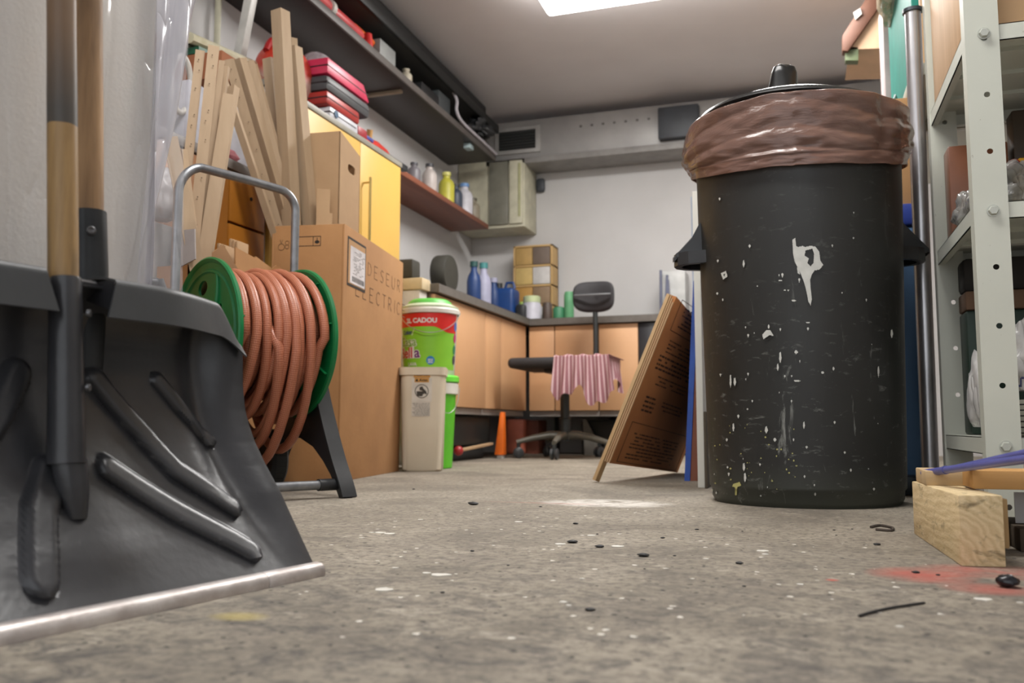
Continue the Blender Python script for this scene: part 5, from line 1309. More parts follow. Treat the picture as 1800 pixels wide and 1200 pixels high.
# ---- swivel chair with cloth
cc = Vector((-1.16, 4.42, 0)); dkc = mat('chair_black', (46, 44, 46), .7); dkm = mat('chair_metal_dark', (58, 60, 60), .4, .4)
ch = thing('swivel_chair', 'black swivel chair on castors in front of the back cabinets, under a striped cloth', 'swivel chair', cc)
b = M(); b.lathe([(.03, .09), (.03, .2), (.024, .205), (.024, .44)], cc, 20); b.build('column', dkm, ch)
ft = mat('chair_foot_grey', (120, 118, 110), .4, .5)
for k in range(5):
    a = radians(200 + 72 * k); e = Vector((cos(a), sin(a), 0)); f_ = Vector((-e.y, e.x, 0))
    b = M(); pts = [cc + e * r + Vector((0, 0, z)) for r, z in ((.02, .115), (.08, .118), (.16, .105), (.25, .082))]
    b.tube(pts, [.022, .020, .016, .012], 12); b.build('leg', ft, ch)
    b = M(); wc = cc + e * .24 + Vector((0, 0, .028)); ax = (e, Vector((0, 0, 1)), f_)
    for s_ in (-1, 1): b.lathe([(.010, s_ * .005), (.027, s_ * .006), (.028, s_ * .016), (.020, s_ * .021), (.003, s_ * .021)], wc, 20, ax)
    b.box(wc + Vector((-.008, -.008, .0)), wc + Vector((.008, .008, .05))); b.build('castor', mat('castor_dark', (56, 58, 60), .35), ch)
b = M(); sc_ = cc + Vector((.02, .02, 0)); b.box((sc_.x - .27, sc_.y - .22, .455), (sc_.x + .22, sc_.y + .22, .508), .022, seg=4); b.build('seat', dkc, ch)
b = M(); b.box((cc.x - .09, cc.y - .08, .435), (cc.x + .09, cc.y + .08, .456), .004); b.build('seat_plate', dkm, ch)
qb = P(1043, 520, Y=4.62)
b = M(); b.tube([Vector((qb.x, 4.56, .46)), Vector((qb.x, 4.66, .50)), Vector((qb.x, 4.67, .60)), Vector((qb.x, 4.66, qb.z))], .014, 12); b.build('back_support', dkm, ch)
b = M()
def bk_(a, c):
    th = 2 * pi * a; k = .115; e_ = .085
    s1 = (abs(cos(th)) ** .6) * (1 if cos(th) > 0 else -1); s2 = (abs(sin(th)) ** .6) * (1 if sin(th) > 0 else -1)
    ph = pi * (c - .5); rr_ = cos(ph) ** .5; return Vector((qb.x + k * s1 * rr_, 4.64 + .026 * sin(ph) - .04 * (s1 * rr_) ** 2 + .02, qb.z + e_ * s2 * rr_))
b.grid(bk_, 40, 20, cu=True); b.build('backrest', dkc, ch, ang=80)
b = M(); b.box((qb.x - .10, 4.588, qb.z + .0), (qb.x + .10, 4.600, qb.z + .008), .002); b.build('backrest_sheen', mat('sheen_grey', (120, 122, 124), .4), ch)  # grey reflection across the backrest, modelled as a paler strip
clm = bpy.data.materials.new('pink_striped_cloth'); clm.use_nodes = True; t = NT(clm); bs = t.n['Principled BSDF']; uvn = t.new('ShaderNodeUVMap').outputs[0]; sx = t.new('ShaderNodeSeparateXYZ'); t.link(uvn, sx.inputs[0])
sn = t.math('SINE', t.math('MULTIPLY', sx.outputs[0], 2 * pi * 15)); t.link(t.mix(t.math('GREATER_THAN', sn, .45), lin((144, 96, 102)), lin((196, 166, 168))), bs.inputs['Base Color']); bs.inputs['Roughness'].default_value = .9
def cl(a, c):
    x = lerp(sc_.x - .02, sc_.x + .255, a); top = .511
    if c < .4: return Vector((x + .004 * sin(a * 30), lerp(sc_.y + .19, sc_.y - .225, c / .4), top + .006 * max(0, sin(a * 23 + c * 7)) + .003))
    k = (c - .4) / .6; L = .17 + .06 * a + .035 * sin(a * 11) + .02 * sin(a * 23)
    return Vector((x + .03 * k * (a - .3), sc_.y - .232 - .014 * k - .016 * k * sin(a * 32 + k * 2), top - L * k))
b = M(); b.grid(cl, 90, 40); b.solid(.002); 
def cl2(a, c):
    y = lerp(sc_.y - .23, sc_.y + .15, a); L = .14 + .04 * sin(a * 9)
    return Vector((sc_.x + .238 + .012 * c + .012 * c * sin(a * 30), y, .513 - L * c))
b.grid(cl2, 50, 16)
b.build('striped_cloth', clm, None, 'pink and white striped cloth draped over the chair seat', 'cloth', ang=80)

# ---- under the cabinets
def simple_box(name, label, cat, lo, hi, m_, bev=.004, R=None, group=None):
    b = M(); b.box(lo, hi, bev, R=R); return b.build(name, m_, None, label, cat, group)
simple_box('black_crate', 'black crate under the left base cabinets', 'crate', (-1.90, 3.75, .07), (-1.545, 4.35, .21), mat('black_crate', (36, 38, 38), .5), .01)
simple_box('wood_offcut', 'pale wood offcut lying slanted in front of the black crate', 'wood offcut', (-1.53, 3.80, .055), (-1.50, 4.28, .068), light_cb, .003, R=rx(.05))
b = M(); b.box((-1.85, 3.75, 0), (-1.56, 4.30, .068), .01); b.build('dark_bag', mat('dark_fabric', (34, 34, 32), .8), None, 'dark bundle on the floor under the black crate', 'bundle')
b = M(); b.sphere(P(806, 792, D=3.95), .022); b.build('red_ball', mat('red_plastic', (170, 40, 44), .4), None, 'small round red object beside the green bucket', 'ball')
q = P(876, 802, X=-1.465); q.z = 0; hh_ = .225
b = M(); b.hexa([(q.x - .022, q.y, .018), (q.x + .004, q.y + .012, hh_ + .01), (q.x - .022, q.y + .06, .018), (q.x + .004, q.y + .05, hh_ + .01), (q.x + .024, q.y, .018), (q.x + .022, q.y + .012, hh_ + .01), (q.x + .024, q.y + .06, .018), (q.x + .022, q.y + .05, hh_ + .01)], .004)
o = b.build('orange_marker', mat('orange_plastic', (236, 110, 22), .5), None, 'bright orange wedge shaped marker standing at the cabinet corner', 'marker')
b = M(); b.box((q.x - .012, q.y + .01, 0), (q.x + .018, q.y + .05, .018), .002); b.build('marker_foot', mat('marker_foot', (190, 186, 180), .5), o)
q = P(905, 798, Z=0); simple_box('red_brown_crate', 'red-brown box on the floor beside the orange marker', 'box', (q.x - .06, q.y, 0), (q.x + .055, q.y + .2, .205), mat('red_brown', (190, 104, 80), .6), .02)
q = P(932, 798, Z=0); simple_box('dark_brown_crate', 'darker brown box right of the red-brown one', 'box', (q.x - .03, q.y + .02, 0), (q.x + .045, q.y + .2, .20), mat('brown_darker', (140, 80, 62), .6), .006)
simple_box('dark_case', 'dark case under the back cabinets behind the chair', 'case', (-1.22, 5.02, 0), (-.86, 5.3, .2), mat('black_crate', (36, 38, 38)), .01)
q = P(1033, 745, Y=4.95)
b = M(); b.prism([(q.x - .02, .0), (q.x + .09, .0), (q.x - .01, .205), (q.x - .03, .205)], lambda x, z, d: Vector((x, 4.95 + d, z)), 0, .02); b.build('grey_wedge', mat('wedge_grey', (112, 108, 100), .6), None, 'grey triangular board under the back cabinets', 'board')
simple_box('teal_case', 'dark teal case under the back cabinets beside the leaning carton', 'case', (-.95, 4.93, 0), (-.76, 5.2, .2), mat('teal_case', (62, 84, 84), .5), .01)

# ---- on the worktop
def bottle(name, label, x, y, z0, r, h, m_, neck=.35, capm=None, cat='bottle'):
    t = thing(name, label, cat, (x, y, z0))
    b = M(); b.lathe([(r * .9, 0), (r, .006), (r, h * .62), (r * .85, h * .72), (r * neck, h * .82), (r * neck, h * .90)], (x, y, z0), 28); b.build('bottle_body', m_, t)
    b = M(); b.lathe([(r * neck * 1.25, h * .9), (r * neck * 1.25, h), (r * neck * .9, h * 1.005)], (x, y, z0), 20); b.build('bottle_cap', capm or m_, t); return t
ZK = .781
dkgr = mat('dark_olive', (60, 58, 50), .7); navy = mat('navy_plastic', (36, 66, 120), .45); teal = mat('teal_cap', (70, 140, 140), .5); lav = mat('lavender_plastic', (176, 176, 200), .45); dkteal = mat('dark_teal_cap', (38, 82, 80), .5)
# chest top: dark wheel-like grinder and dark box
q = P(781, 468, X=-1.72)
gr = thing('bench_grinder', 'dark round grinder standing at the near end of the worktop', 'grinder', (q.x, q.y, ZK))
b = M(); b.lathe([(.03, -.045), (.095, -.04), (.10, -.03), (.10, .03), (.095, .04), (.03, .045)], (q.x, q.y, ZK + .155), 32, (Vector((0, 1, 0)), Vector((0, 0, 1)), Vector((1, 0, 0)))); b.build('wheel_guard', dkgr, gr)
b = M(); b.box((q.x - .06, q.y - .05, ZK), (q.x + .04, q.y + .05, ZK + .065), .01); b.build('grinder_base', dkgr, gr)
q = P(733, 472, X=-1.62)
simple_box('dark_tool_case', 'dark tool case on the cream topped chest', 'case', (XL + .1, 3.402, zc_ + .001), (-1.56, 3.488, zc_ + .085), dkgr, .012)
for (u, v, nm, lb_, m_, cp_, h, r) in ((833, 500, 'cleaner_bottle', 'navy cleaner bottle with dark teal cap on the worktop, left of the group', navy, dkteal, .30, .040), (850, 512, 'cleaner_bottle', 'lavender bottle with teal cap on the worktop', lav, teal, .32, .045),
        (868, 518, 'cleaner_bottle', 'navy bottle with pale cap behind the blue canister', navy, lav, .26, .04)):
    q = P(u, v, X=-1.72); bottle(nm, lb_, q.x + .0, q.y, ZK, r, h, m_, .45, cp_)
q = P(888, 545, Y=4.95)
cn = thing('blue_canister', 'deep blue canister near the corner of the worktop', 'canister', (q.x, q.y, ZK))
b = M(); b.box((q.x - .085, q.y - .06, ZK), (q.x + .07, q.y + .08, ZK + .20), .022, seg=4); b.build('canister_body', mat('deep_blue_plastic', (24, 66, 128), .4), cn)
b = M(); b.lathe([(.022, .20), (.022, .235)], (q.x - .04, q.y, ZK), 18); b.build('canister_cap', mat('black_plastic', (44, 45, 47)), cn)
b = M(); b.tube([Vector((q.x, q.y, ZK + .20)), Vector((q.x + .01, q.y, ZK + .235)), Vector((q.x + .05, q.y, ZK + .235)), Vector((q.x + .06, q.y, ZK + .20))], .009, 8); b.build('canister_grip', mat('deep_blue_plastic', (24, 66, 128)), cn)
simple_box('black_jar', 'small black jar right of the blue canister', 'jar', (q.x + .075, q.y - .04, ZK), (q.x + .135, q.y + .02, ZK + .10), blackp, .015)
# wooden spice-rack like crate
q0_ = P(905, 505, Y=5.25); q1_ = P(973, 430, Y=5.25)
rk = thing('wooden_rack', 'light wooden rack of small drawers standing on the back worktop', 'rack', ((q0_.x + q1_.x) / 2, 5.3, ZK))
wdm = mat('rack_wood', (196, 162, 108), .6, rgb2=(180, 146, 94)); z1_ = q1_.z
b = M()
for x in (q0_.x, q1_.x - .012): b.box((x, 5.22, ZK), (x + .012, 5.36, z1_), .001)
nz = 4
for k in range(nz + 1):
    z = lerp(ZK, z1_ - .012, k / nz); b.box((q0_.x, 5.22, z), (q1_.x, 5.36, z + .012), .001)
b.box((q0_.x, 5.35, ZK), (q1_.x, 5.36, z1_)); b.build('rack_frame', wdm, rk)
cols = [(200, 160, 90), (206, 204, 206), (190, 144, 72), (150, 124, 96), (206, 176, 110), (214, 210, 206), (186, 150, 90), (120, 104, 92)]
i_ = 0
for k in range(nz):
    for j in range(2):
        z = lerp(ZK, z1_ - .012, k / nz) + .014; zz = lerp(ZK, z1_ - .012, (k + 1) / nz) - .004; xa = lerp(q0_.x + .014, q1_.x - .014, j / 2) + .002; xb = lerp(q0_.x + .014, q1_.x - .014, (j + 1) / 2) - .002
        b = M(); b.box((xa, 5.215, z), (xb, 5.34, zz), .003); b.build('drawer', mat('drawer_%d' % i_, cols[i_], .6), rk); i_ += 1
jars = thing('white_jar', 'white jar with a green lid in front of the wooden rack', 'jar', (0, 0, 0)); q = P(935, 556, Y=5.0); jars.location = (q.x, q.y, ZK); WORLD[jars.name] = Vector((q.x, q.y, ZK))
b = M(); b.lathe([(.052, 0), (.056, .005), (.056, .10), (.050, .115)], (q.x, q.y, ZK), 28); b.build('jar_body', mat('jar_white', (206, 204, 214), .4), jars)
b = M(); b.lathe([(.052, .116), (.052, .15), (.045, .155)], (q.x, q.y, ZK), 28); b.build('jar_lid', mat('jar_lid_cream', (196, 206, 160), .5), jars)
for (u, v, h, r, col, lb_) in ((918, 540, .14, .030, (150, 180, 80), 'small lime green pot beside the white jar'), (962, 545, .13, .03, (96, 80, 72), 'brown glass pot right of the white jar'), (982, 545, .10, .035, (70, 140, 100), 'short green tin behind the chair back'), (1000, 525, .19, .03, (104, 170, 120), 'taller light green tin behind the chair back')):
    q = P(u, v, Y=5.12); b = M(); b.lathe([(r * .95, 0), (r, .004), (r, h * .9), (r * .8, h), (r * .0, h)], (q.x, q.y, ZK), 24, caps=False); b.build('tin', mat('tin_%d' % col[0], col, .5), None, lb_, 'tin')
q = P(1185, 480, Y=5.25)
simple_box('white_carton', 'white carton on the back worktop behind the leaning carton', 'carton', (q.x - .07, 5.2, ZK), (q.x + .07, 5.38, ZK + .30), mat('soft_white', (204, 204, 202), .6), .004)
for k, (u, dx) in enumerate(((1160, .0), (1168, .01), (1175, -.01))):
    q = P(u, 440, Y=5.15); b = M(); b.tube([(q.x, q.y, ZK), (q.x + dx, q.y + .02, ZK + .30 - .03 * k)], .008, 10); b.build('brush_handle', mat('slate_blue', (104, 108, 130), .5), None, ['leftmost', 'middle', 'rightmost'][k] + ' of three slate coloured handles beside the white carton', 'brush handle', 'slate handles on the back worktop')
# small dark thing on the back wall, faint mark on the left wall
q = P(952, 327, Y=YB); b = M(); b.box((q.x - .028, YB - .04, q.z - .045), (q.x + .028, YB - .001, q.z + .045), .015); b.build('wall_thermostat', mat('dark_grey_paint', (62, 66, 72)), None, 'small dark box fixed to the back wall', 'wall box')

# ---- corner wall cabinet
wc = thing('corner_wall_cabinet', 'cream framed wall cabinet with grey glass in the far left corner', 'wall cabinet', (-1.75, 5.2, 1.41))
cream = mat('cream_paint', (206, 202, 178), .5); 
b = M(); b.box((XL + .005, 5.14, 1.40), (-1.60, YB - .005, 1.835), .003); b.build('cabinet_body', cream, wc)
b = M(); b.box((-1.695, 5.122, 1.42), (-1.612, 5.14, 1.82), .002); b.build('door', mat('cream_door', (214, 210, 186), .5), wc)
b = M(); b.box((-1.83, 5.122, 1.42), (-1.705, 5.14, 1.82), .002); b.build('glass_door', mat('grey_glass', (130, 128, 116), .25), wc)
b = M(); b.box((-1.637, 5.118, 1.46), (-1.621, 5.1225, 1.80), .001); b.build('door_strip', mat('olive_strip', (186, 184, 140), .5), wc)
# ---- brown shelf with bottles
bs_ = thing('brown_wall_shelf', 'reddish brown wooden wall shelf between the yellow cabinet and the corner', 'shelf', (-1.9, 4.2, 1.37))
b = M(); b.box((XL + .002, 3.42, 1.372), (-1.80, 5.03, 1.40), .002); b.build('shelf_board', mat('reddish_wood', (134, 78, 56), .5, rgb2=(116, 66, 48), scale=4, stretch=(6, .6, 6)), bs_)
b = M(); b.box((XL + .002, 3.42, 1.30), (-1.80, 3.445, 1.372), .001); b.build('shelf_end', mat('reddish_wood', (134, 78, 56)), bs_)
for (y, r, h, col, cp_, lb_) in ((4.28, .04, .17, (196, 186, 180), (60, 60, 64), 'pale bottle with dark top on the brown shelf'), (4.52, .045, .19, (196, 190, 70), (210, 206, 120), 'yellow bottle on the brown shelf'), (4.66, .04, .16, (66, 74, 90), (60, 60, 64), 'slate dark bottle between the yellow and white ones'), (4.80, .05, .20, (210, 208, 214), (110, 150, 200), 'white bottle with a blue cap on the brown shelf'), (4.95, .04, .15, (150, 140, 120), (100, 96, 80), 'brownish jar at the far end of the brown shelf'), (4.08, .035, .12, (120, 116, 120), (80, 80, 84), 'short grey jar at the near side of the bottle row')):
    bottle('shelf_bottle', lb_, -1.87, y, 1.401, r, h, mat('bottle_%d_%d' % col[:2], col, .45), .45, mat('cap_%d' % cp_[0], cp_, .5))
# tools between cabinet top and brown shelf
rt = mat('tool_red', (196, 52, 40), .4)
def lever(name, label, cat, u0, v0, u1, v1, X, r, mA, mB):
    a = P(u0, v0, X=X); c_ = P(u1, v1, X=X); t = thing(name, label, cat, (a + c_) / 2)
    b = M(); b.tube([a, lerp(a, c_, .45)], r, 10); b.build('grip', mA, t); b = M(); b.tube([lerp(a, c_, .45), c_], r * .8, 10); b.build('shaft', mB, t); return t
for (y0, lb_) in ((3.22, 0),): pass
t = thing('bar_clamp', 'clamp with red and blue grip and black bar lying on the cabinet top', 'clamp', (-1.68, 3.25, zT))
b = M(); b.tube([(-1.665, 3.12, zT + .021), (-1.675, 3.24, zT + .021)], .016, 12); b.build('grip', rt, t)
b = M(); b.box((-1.70, 3.15, zT + .036), (-1.66, 3.22, zT + .052), .004); b.build('blue_clip', mat('clip_blue', (60, 70, 150), .5), t)
b = M(); b.box((-1.69, 3.24, zT + .008), (-1.66, 3.56, zT + .034), .004); b.build('bar', blackp, t)
t = thing('red_drill', 'red power tool lying where the cabinet top meets the brown shelf', 'power tool', (-1.83, 3.55, 1.401))
b = M(); b.tube([(-1.83, 3.46, 1.435), (-1.83, 3.55, 1.435), (-1.83, 3.64, 1.43), (-1.83, 3.70, 1.425)], [.022, .033, .030, .018], 16); b.build('housing', rt, t)
b = M(); b.tube([(-1.83, 3.50, 1.46), (-1.82, 3.49, 1.50)], .014, 10); b.build('trigger_grip', mat('tan_grip', (196, 150, 90), .5), t)

# ---- on the tall yellow cabinet
def case(name, label, z0, z1, m_, y0=2.78, y1=3.10, x0=-1.88, bev=.01, x1=-1.625, slant=.0):
    t = thing(name, label, 'tool case', ((x0 + x1) / 2, (y0 + y1) / 2, z0))
    b = M(); b.hexa([(x, y + (slant if (z > z0 and y == y1) else 0), z) for x in (x0, x1) for y in (y0, y1) for z in (z0, z1)], bev); b.build('case_body', m_, t)
    b = M(); b.box((x0 - .001, y0 - .002, (z0 + z1) / 2 - .002), (x1 + .002, y0 + .001, (z0 + z1) / 2 + .002)); b.box((x1 - .001, y0, (z0 + z1) / 2 - .002), (x1 + .0015, y1 - .02, (z0 + z1) / 2 + .001)); b.build('case_seam', mat('seam_dark', (40, 30, 32), .6), t); return t
case('white_car_case', 'white carry case with a blue disc and red end, lowest on the yellow cabinet', zT + .0005, zT + .045, mat('case_white', (214, 214, 220), .4), 2.80, 3.02)
b = M(); b.box((-1.88, 3.021, zT + .0005), (-1.625, 3.10, zT + .045), .01); b.build('red_end_box', mat('case_red_dark', (150, 32, 40), .45), None, 'dark red box end right of the white carry case', 'box')
b = M(); q = Vector((-1.6225, 2.84, zT + .024)); b.lathe([(.014, 0), (.014, .002), (.006, .0025)], q, 18, (Vector((0, 1, 0)), Vector((0, 0, 1)), Vector((1, 0, 0)))); b.build('blue_disc', mat('disc_blue', (70, 100, 130), .4), None, 'blue disc on the side of the white carry case', 'disc')
case('red_tool_case', 'brick red tool case under the dark grey one', zT + .046, zT + .096, mat('case_red', (170, 44, 36), .4), 2.775, 3.03)
case('grey_tool_case', 'dark grey tool case in the middle of the stack', zT + .097, zT + .160, mat('case_grey', (72, 72, 74), .5), 2.775, 3.12, bev=.02)
case('pink_tool_case', 'bright pink-red case on top of the stack of tool cases', zT + .161, zT + .222, mat('case_pink', (206, 44, 84), .4), 2.775, 3.11, bev=.006, slant=-.05)
b = M(); b.grid(lambda a, c: Vector((-1.72 + .06 * cos(2 * pi * a) * cos(c * pi / 2) ** .7, 2.86 + .07 * sin(2 * pi * a) * cos(c * pi / 2) ** .7, zT + .223 + .055 * sin(c * pi / 2))), 32, 12, cu=True); b.build('clear_dome', plastic_mat('clear_dome', (190, 186, 190), .5, .1), None, 'clear plastic dome lid on the pink-red case', 'lid')
# red and white round bag
q = P(500, 130, X=-1.78); b = M()
def rb_(a, c):
    th = 2 * pi * a; ph = pi * (c - .5); k = 1 + .05 * noise.noise(Vector((cos(th) * 2, sin(th) * 2, c * 3)))
    return Vector((q.x + .095 * cos(ph) ** .8 * cos(th) * k, q.y + .132 * cos(ph) ** .8 * sin(th) * k, q.z + .112 * sin(ph) * k - .02))
rbm = bpy.data.materials.new('red_white_plastic'); rbm.use_nodes = True; t = NT(rbm); bs = t.n['Principled BSDF']; tc = t.new('ShaderNodeTexCoord').outputs['Object']; sx = t.new('ShaderNodeSeparateXYZ'); t.link(tc, sx.inputs[0])
f = t.ramp(t.math('ADD', sx.outputs[2], t.math('MULTIPLY', t.noise(tc, 8), .05)), [(.11, 0.0), (.15, 1.0)]); t.link(t.mix(f, lin((206, 170, 160)), lin((186, 52, 34))), bs.inputs['Base Color']); bs.inputs['Roughness'].default_value = .35
rbo = thing('red_basket', 'round red and pale plastic basket behind the tall edge protectors', 'basket', (q.x, q.y, q.z - .15)); b.grid(rb_, 48, 30, cu=True); b.build('basket_body', rbm, rbo, ang=80)
b = M(); b.tube(smoothpath([(q.x + .0, q.y - .12, q.z + .04), (q.x + .0, q.y - .08, q.z + .095), (q.x + .0, q.y + .02, q.z + .11), (q.x + .0, q.y + .09, q.z + .07)], 6), .012, 10); b.build('handle', mat('dark_red_plastic', (170, 26, 30), .4), rbo)
zq = q.z - .146
simple_box('brown_storage_carton', 'brown carton under the red basket on the cabinets', 'carton', (-1.95, 2.43, zT + .001), (-1.68, 2.74, max(zT + .03, zq)), cardboard('dull_red_cardboard', (130, 84, 66)), .003)

# ---- on the low amber cabinet
zl = zL
simple_box('dark_brown_carton', 'dark brown carton beside the hanging white hose loop', 'carton', (-1.96, 1.55, zl + .001), (-1.70, 2.02, zl + .30), cardboard('dark_brown_cardboard', (124, 84, 58), (106, 70, 48)), .003)
b = M(); b.box((XL + .02, 2.06, zl + .001), (-1.66, 2.39, zl + .20), .006); b.build('white_storage_box', mat('bluish_white', (206, 206, 216), .45), None, 'bluish white storage box seen between the edge protectors', 'storage box')
b = M(); b.grid(bag(Vector((-1.645, 2.22, zl + .022)), .012, .06, .018, 31, .4), 30, 20, cu=True); b.build('pink_cloth', mat('pink_rag', (206, 120, 130), .7), None, 'pink rag at the foot of the bluish white storage box', 'rag', ang=60)
hp_ = [P(318 + 17 * cos(a), 148 + 50 * sin(a), X=-1.675) for a in [-pi / 2 + 2 * pi * k / 40 for k in range(40)]]
b = M(); b.tube(hp_, .0085, 12, closed=True); b.build('white_hose_loop', mat('white_hose', (214, 210, 202), .4), None, 'loop of white hose hanging in front of the dark brown carton', 'hose loop')
# folded bed frame / bundle: cream profile with green board on top
pa = P(333, 66, X=-1.83); pb = P(482, 112, X=-1.83); pb.z = pa.z + (pb.z - pa.z) * .6
ld = thing('profile_bundle', 'bundle of cream metal profiles over a green board above the edge protectors', 'metal profiles', (pa + pb) / 2)
b = M(); dv = (pb - pa)
for k, (dx, dz, r) in enumerate(((0, 0, .018), (-.035, .016, .016), (-.06, -.004, .016))): b.tube([pa + Vector((dx, 0, dz)), pb + Vector((dx, 0, dz))], r, 10); 
b.build('profile', mat('cream_metal', (196, 190, 158), .35, .4, rgb2=(214, 210, 186), scale=30), ld)
b = M(); b.hexa([p + Vector((dx, 0, dz)) for dx in (-.12, .015) for p in (pa + dv * .06, pb - dv * .1) for dz in (-.045, -.022)]); b.build('green_board', mat('dark_green_board', (14, 84, 56), .5), ld)
b = M(); b.box((XL + .02, pa.y + .02, zl + .301), (-1.72, pa.y + .16, pa.z - .047), .003); b.build('orange_brown_box', cardboard('orange_brown_card', (150, 92, 60)), None, 'orange-brown box holding up the bundle of cream profiles', 'box')
b = M(); b.box((XL + .02, 2.58, zT + .001), (-1.96, 2.72, pb.z - .03), .003); 
# ---- white diagonal bracket and pole
b = M(); a = P(420, 106, X=-1.93); c_ = P(443, -14, X=-1.86); dd_ = (c_ - a); s_ = .017
b.hexa([p + Vector((dx, dy, 0)) for dx in (-s_, s_) for dy in (-s_, s_) for p in (a, c_ + dd_ * .1)], .002); b.build('white_strut', mat('white_enamel', (220, 218, 212)), None, 'white square strut slanting up to the dark shelf', 'strut')
q = P(383, 30, X=XL + .03); b = M(); b.tube([(q.x, q.y, 1.35), (q.x, q.y, ZC - .02)], .012, 10); b.box((q.x - .02, q.y - .03, 1.77), (q.x + .012, q.y + .03, 1.83), .003); b.build('cream_pole', cream, None, 'thin cream pole on the left wall beside the dark shelf', 'pole')

# ---- dark upper shelves
dk_ = mat('dark_shelf_board', (46, 38, 36), .45, rgb2=(36, 30, 29), scale=3)
b = M(); b.box((XL + .002, 2.55, 1.782), (-1.745, 4.98, 1.812), .002); ds = thing('dark_wall_shelf', 'long dark brown wall shelf high on the left wall', 'shelf', (-1.9, 3.7, 1.782)); b.build('shelf_board', dk_, ds)
b = M(); b.box((-1.7449, 2.55, 1.780), (-1.735, 4.98, 1.814), .001); b.build('front_edge', mat('shelf_edge_grey', (92, 86, 82), .5), ds)
yb = P(680, 165, Z=1.77).y
b = M(); b.box((XL + .002, yb - .012, 1.766), (-1.79, yb + .012, 1.7815), .002); b.build('shelf_bracket', mat('bracket_tan', (150, 134, 112), .5), ds)
b = M(); b.box((XL + .002, 2.7, 1.960), (-1.735, 4.98, 1.985), .001); us = thing('black_upper_shelf', 'black shelf with a thick front rail just under the ceiling', 'shelf', (-1.9, 3.8, 1.96)); b.build('shelf_board', mat('black_board', (44, 44, 42), .6), us)
b = M(); b.box((-1.735, 2.7, 1.950), (-1.715, 4.98, 2.0), .004); b.build('front_rail', mat('black_rail', (24, 26, 26), .5), us)
b = M(); b.box((-2.0, 2.8, 1.987), (-1.73, 4.80, 2.06), .015); b.build('long_black_bag', mat('black_bag_cloth', (28, 29, 30), .7), None, 'long flat black bag on the black upper shelf', 'bag')
q = P(856, 222, X=-1.70); b = M(); b.grid(bag(q + Vector((-.06, .02, .0)), .06, .09, .06, 40, .8), 40, 28, cu=True); b.build('black_clamp_lamp', mat('black_plastic', (44, 45, 47)), None, 'black bulky object at the far end of the upper shelf', 'lamp', ang=60)
# red tools on the dark shelf
zs_ = 1.8145
def barrel(y0, y1, x, r, z, m_): 
    b = M(); b.tube([(x, y0, z), (x, lerp(y0, y1, .1), z), (x, lerp(y0, y1, .9), z), (x, y1, z)], [r * .8, r, r, r * .85], 16); return b
t = thing('red_caulking_gun', 'pink-red cylinder tool with a white collar on the dark shelf', 'tool', (-1.80, 3.05, zs_))
barrel(2.72, 3.02, -1.78, .034, zs_ + .036, 0).build('barrel', mat('salmon_red', (206, 74, 76), .4), t); barrel(3.02, 3.05, -1.78, .037, zs_ + .038, 0).build('collar', mat('chest_white', (214, 208, 200)), t); barrel(3.05, 3.30, -1.78, .030, zs_ + .034, 0).build('barrel_end', mat('salmon_red', (206, 74, 76)), t)
barrel(3.10, 3.40, -1.86, .030, zs_ + .09, 0).build('red_cylinder', mat('bright_red_plastic', (214, 48, 46), .4), None, 'bright red cylinder lying above the pink-red tool', 'cylinder')
barrel(3.26, 3.47, -1.80, .016, zs_ + .075, 0).build('orange_stick', mat('orange_plastic', (236, 110, 22)), None, 'short orange stick across the red tools', 'stick')
b = M(); b.tube([(-1.77, 3.36, zs_ + .001), (-1.77, 3.36, zs_ + .07)], [.026, .018], 12); b.build('red_cone', mat('bright_red_plastic', (214, 48, 46)), None, 'small red and white cone at the end of the red tools', 'cone')
simple_box('grey_metal_case', 'light grey case standing on the dark shelf', 'case', (-1.92, 3.46, zs_), (-1.76, 3.62, zs_ + .095), mat('light_grey_case', (150, 152, 150), .5), .003)
bottle('cream_bottle', 'small cream bottle beside the grey case on the dark shelf', -1.79, 3.80, zs_, .030, .085, mat('cream_plastic', (190, 180, 160), .5), .5)
simple_box('black_box', 'black box on the dark shelf after the cream bottle', 'box', (-1.95, 3.90, zs_), (-1.75, 4.12, zs_ + .06), mat('black_card', (26, 26, 28), .5), .004)
simple_box('dark_grey_device', 'dark grey device with a white clip on the dark shelf', 'device', (-1.90, 4.14, zs_), (-1.76, 4.30, zs_ + .11), mat('device_grey', (66, 70, 72), .5), .006)
b = M(); b.tube(smoothpath([(-1.745, 4.28, 1.98), (-1.735, 4.33, 1.93), (-1.735, 4.33, 1.87), (-1.735, 4.42, 1.835), (-1.73, 4.7, 1.825), (-1.73, 4.97, 1.82)], 6), .009, 8); b.build('pale_cable', mat('pale_cable', (190, 184, 190), .5), None, 'pale cable running along the front of the dark shelf', 'cable')
simple_box('small_pale_box', 'small pale box near the far end of the dark shelf', 'box', (-1.80, 4.60, 1.752 + .0), (-1.76, 4.66, 1.781), mat('pale_teal', (170, 190, 192), .5), .002)

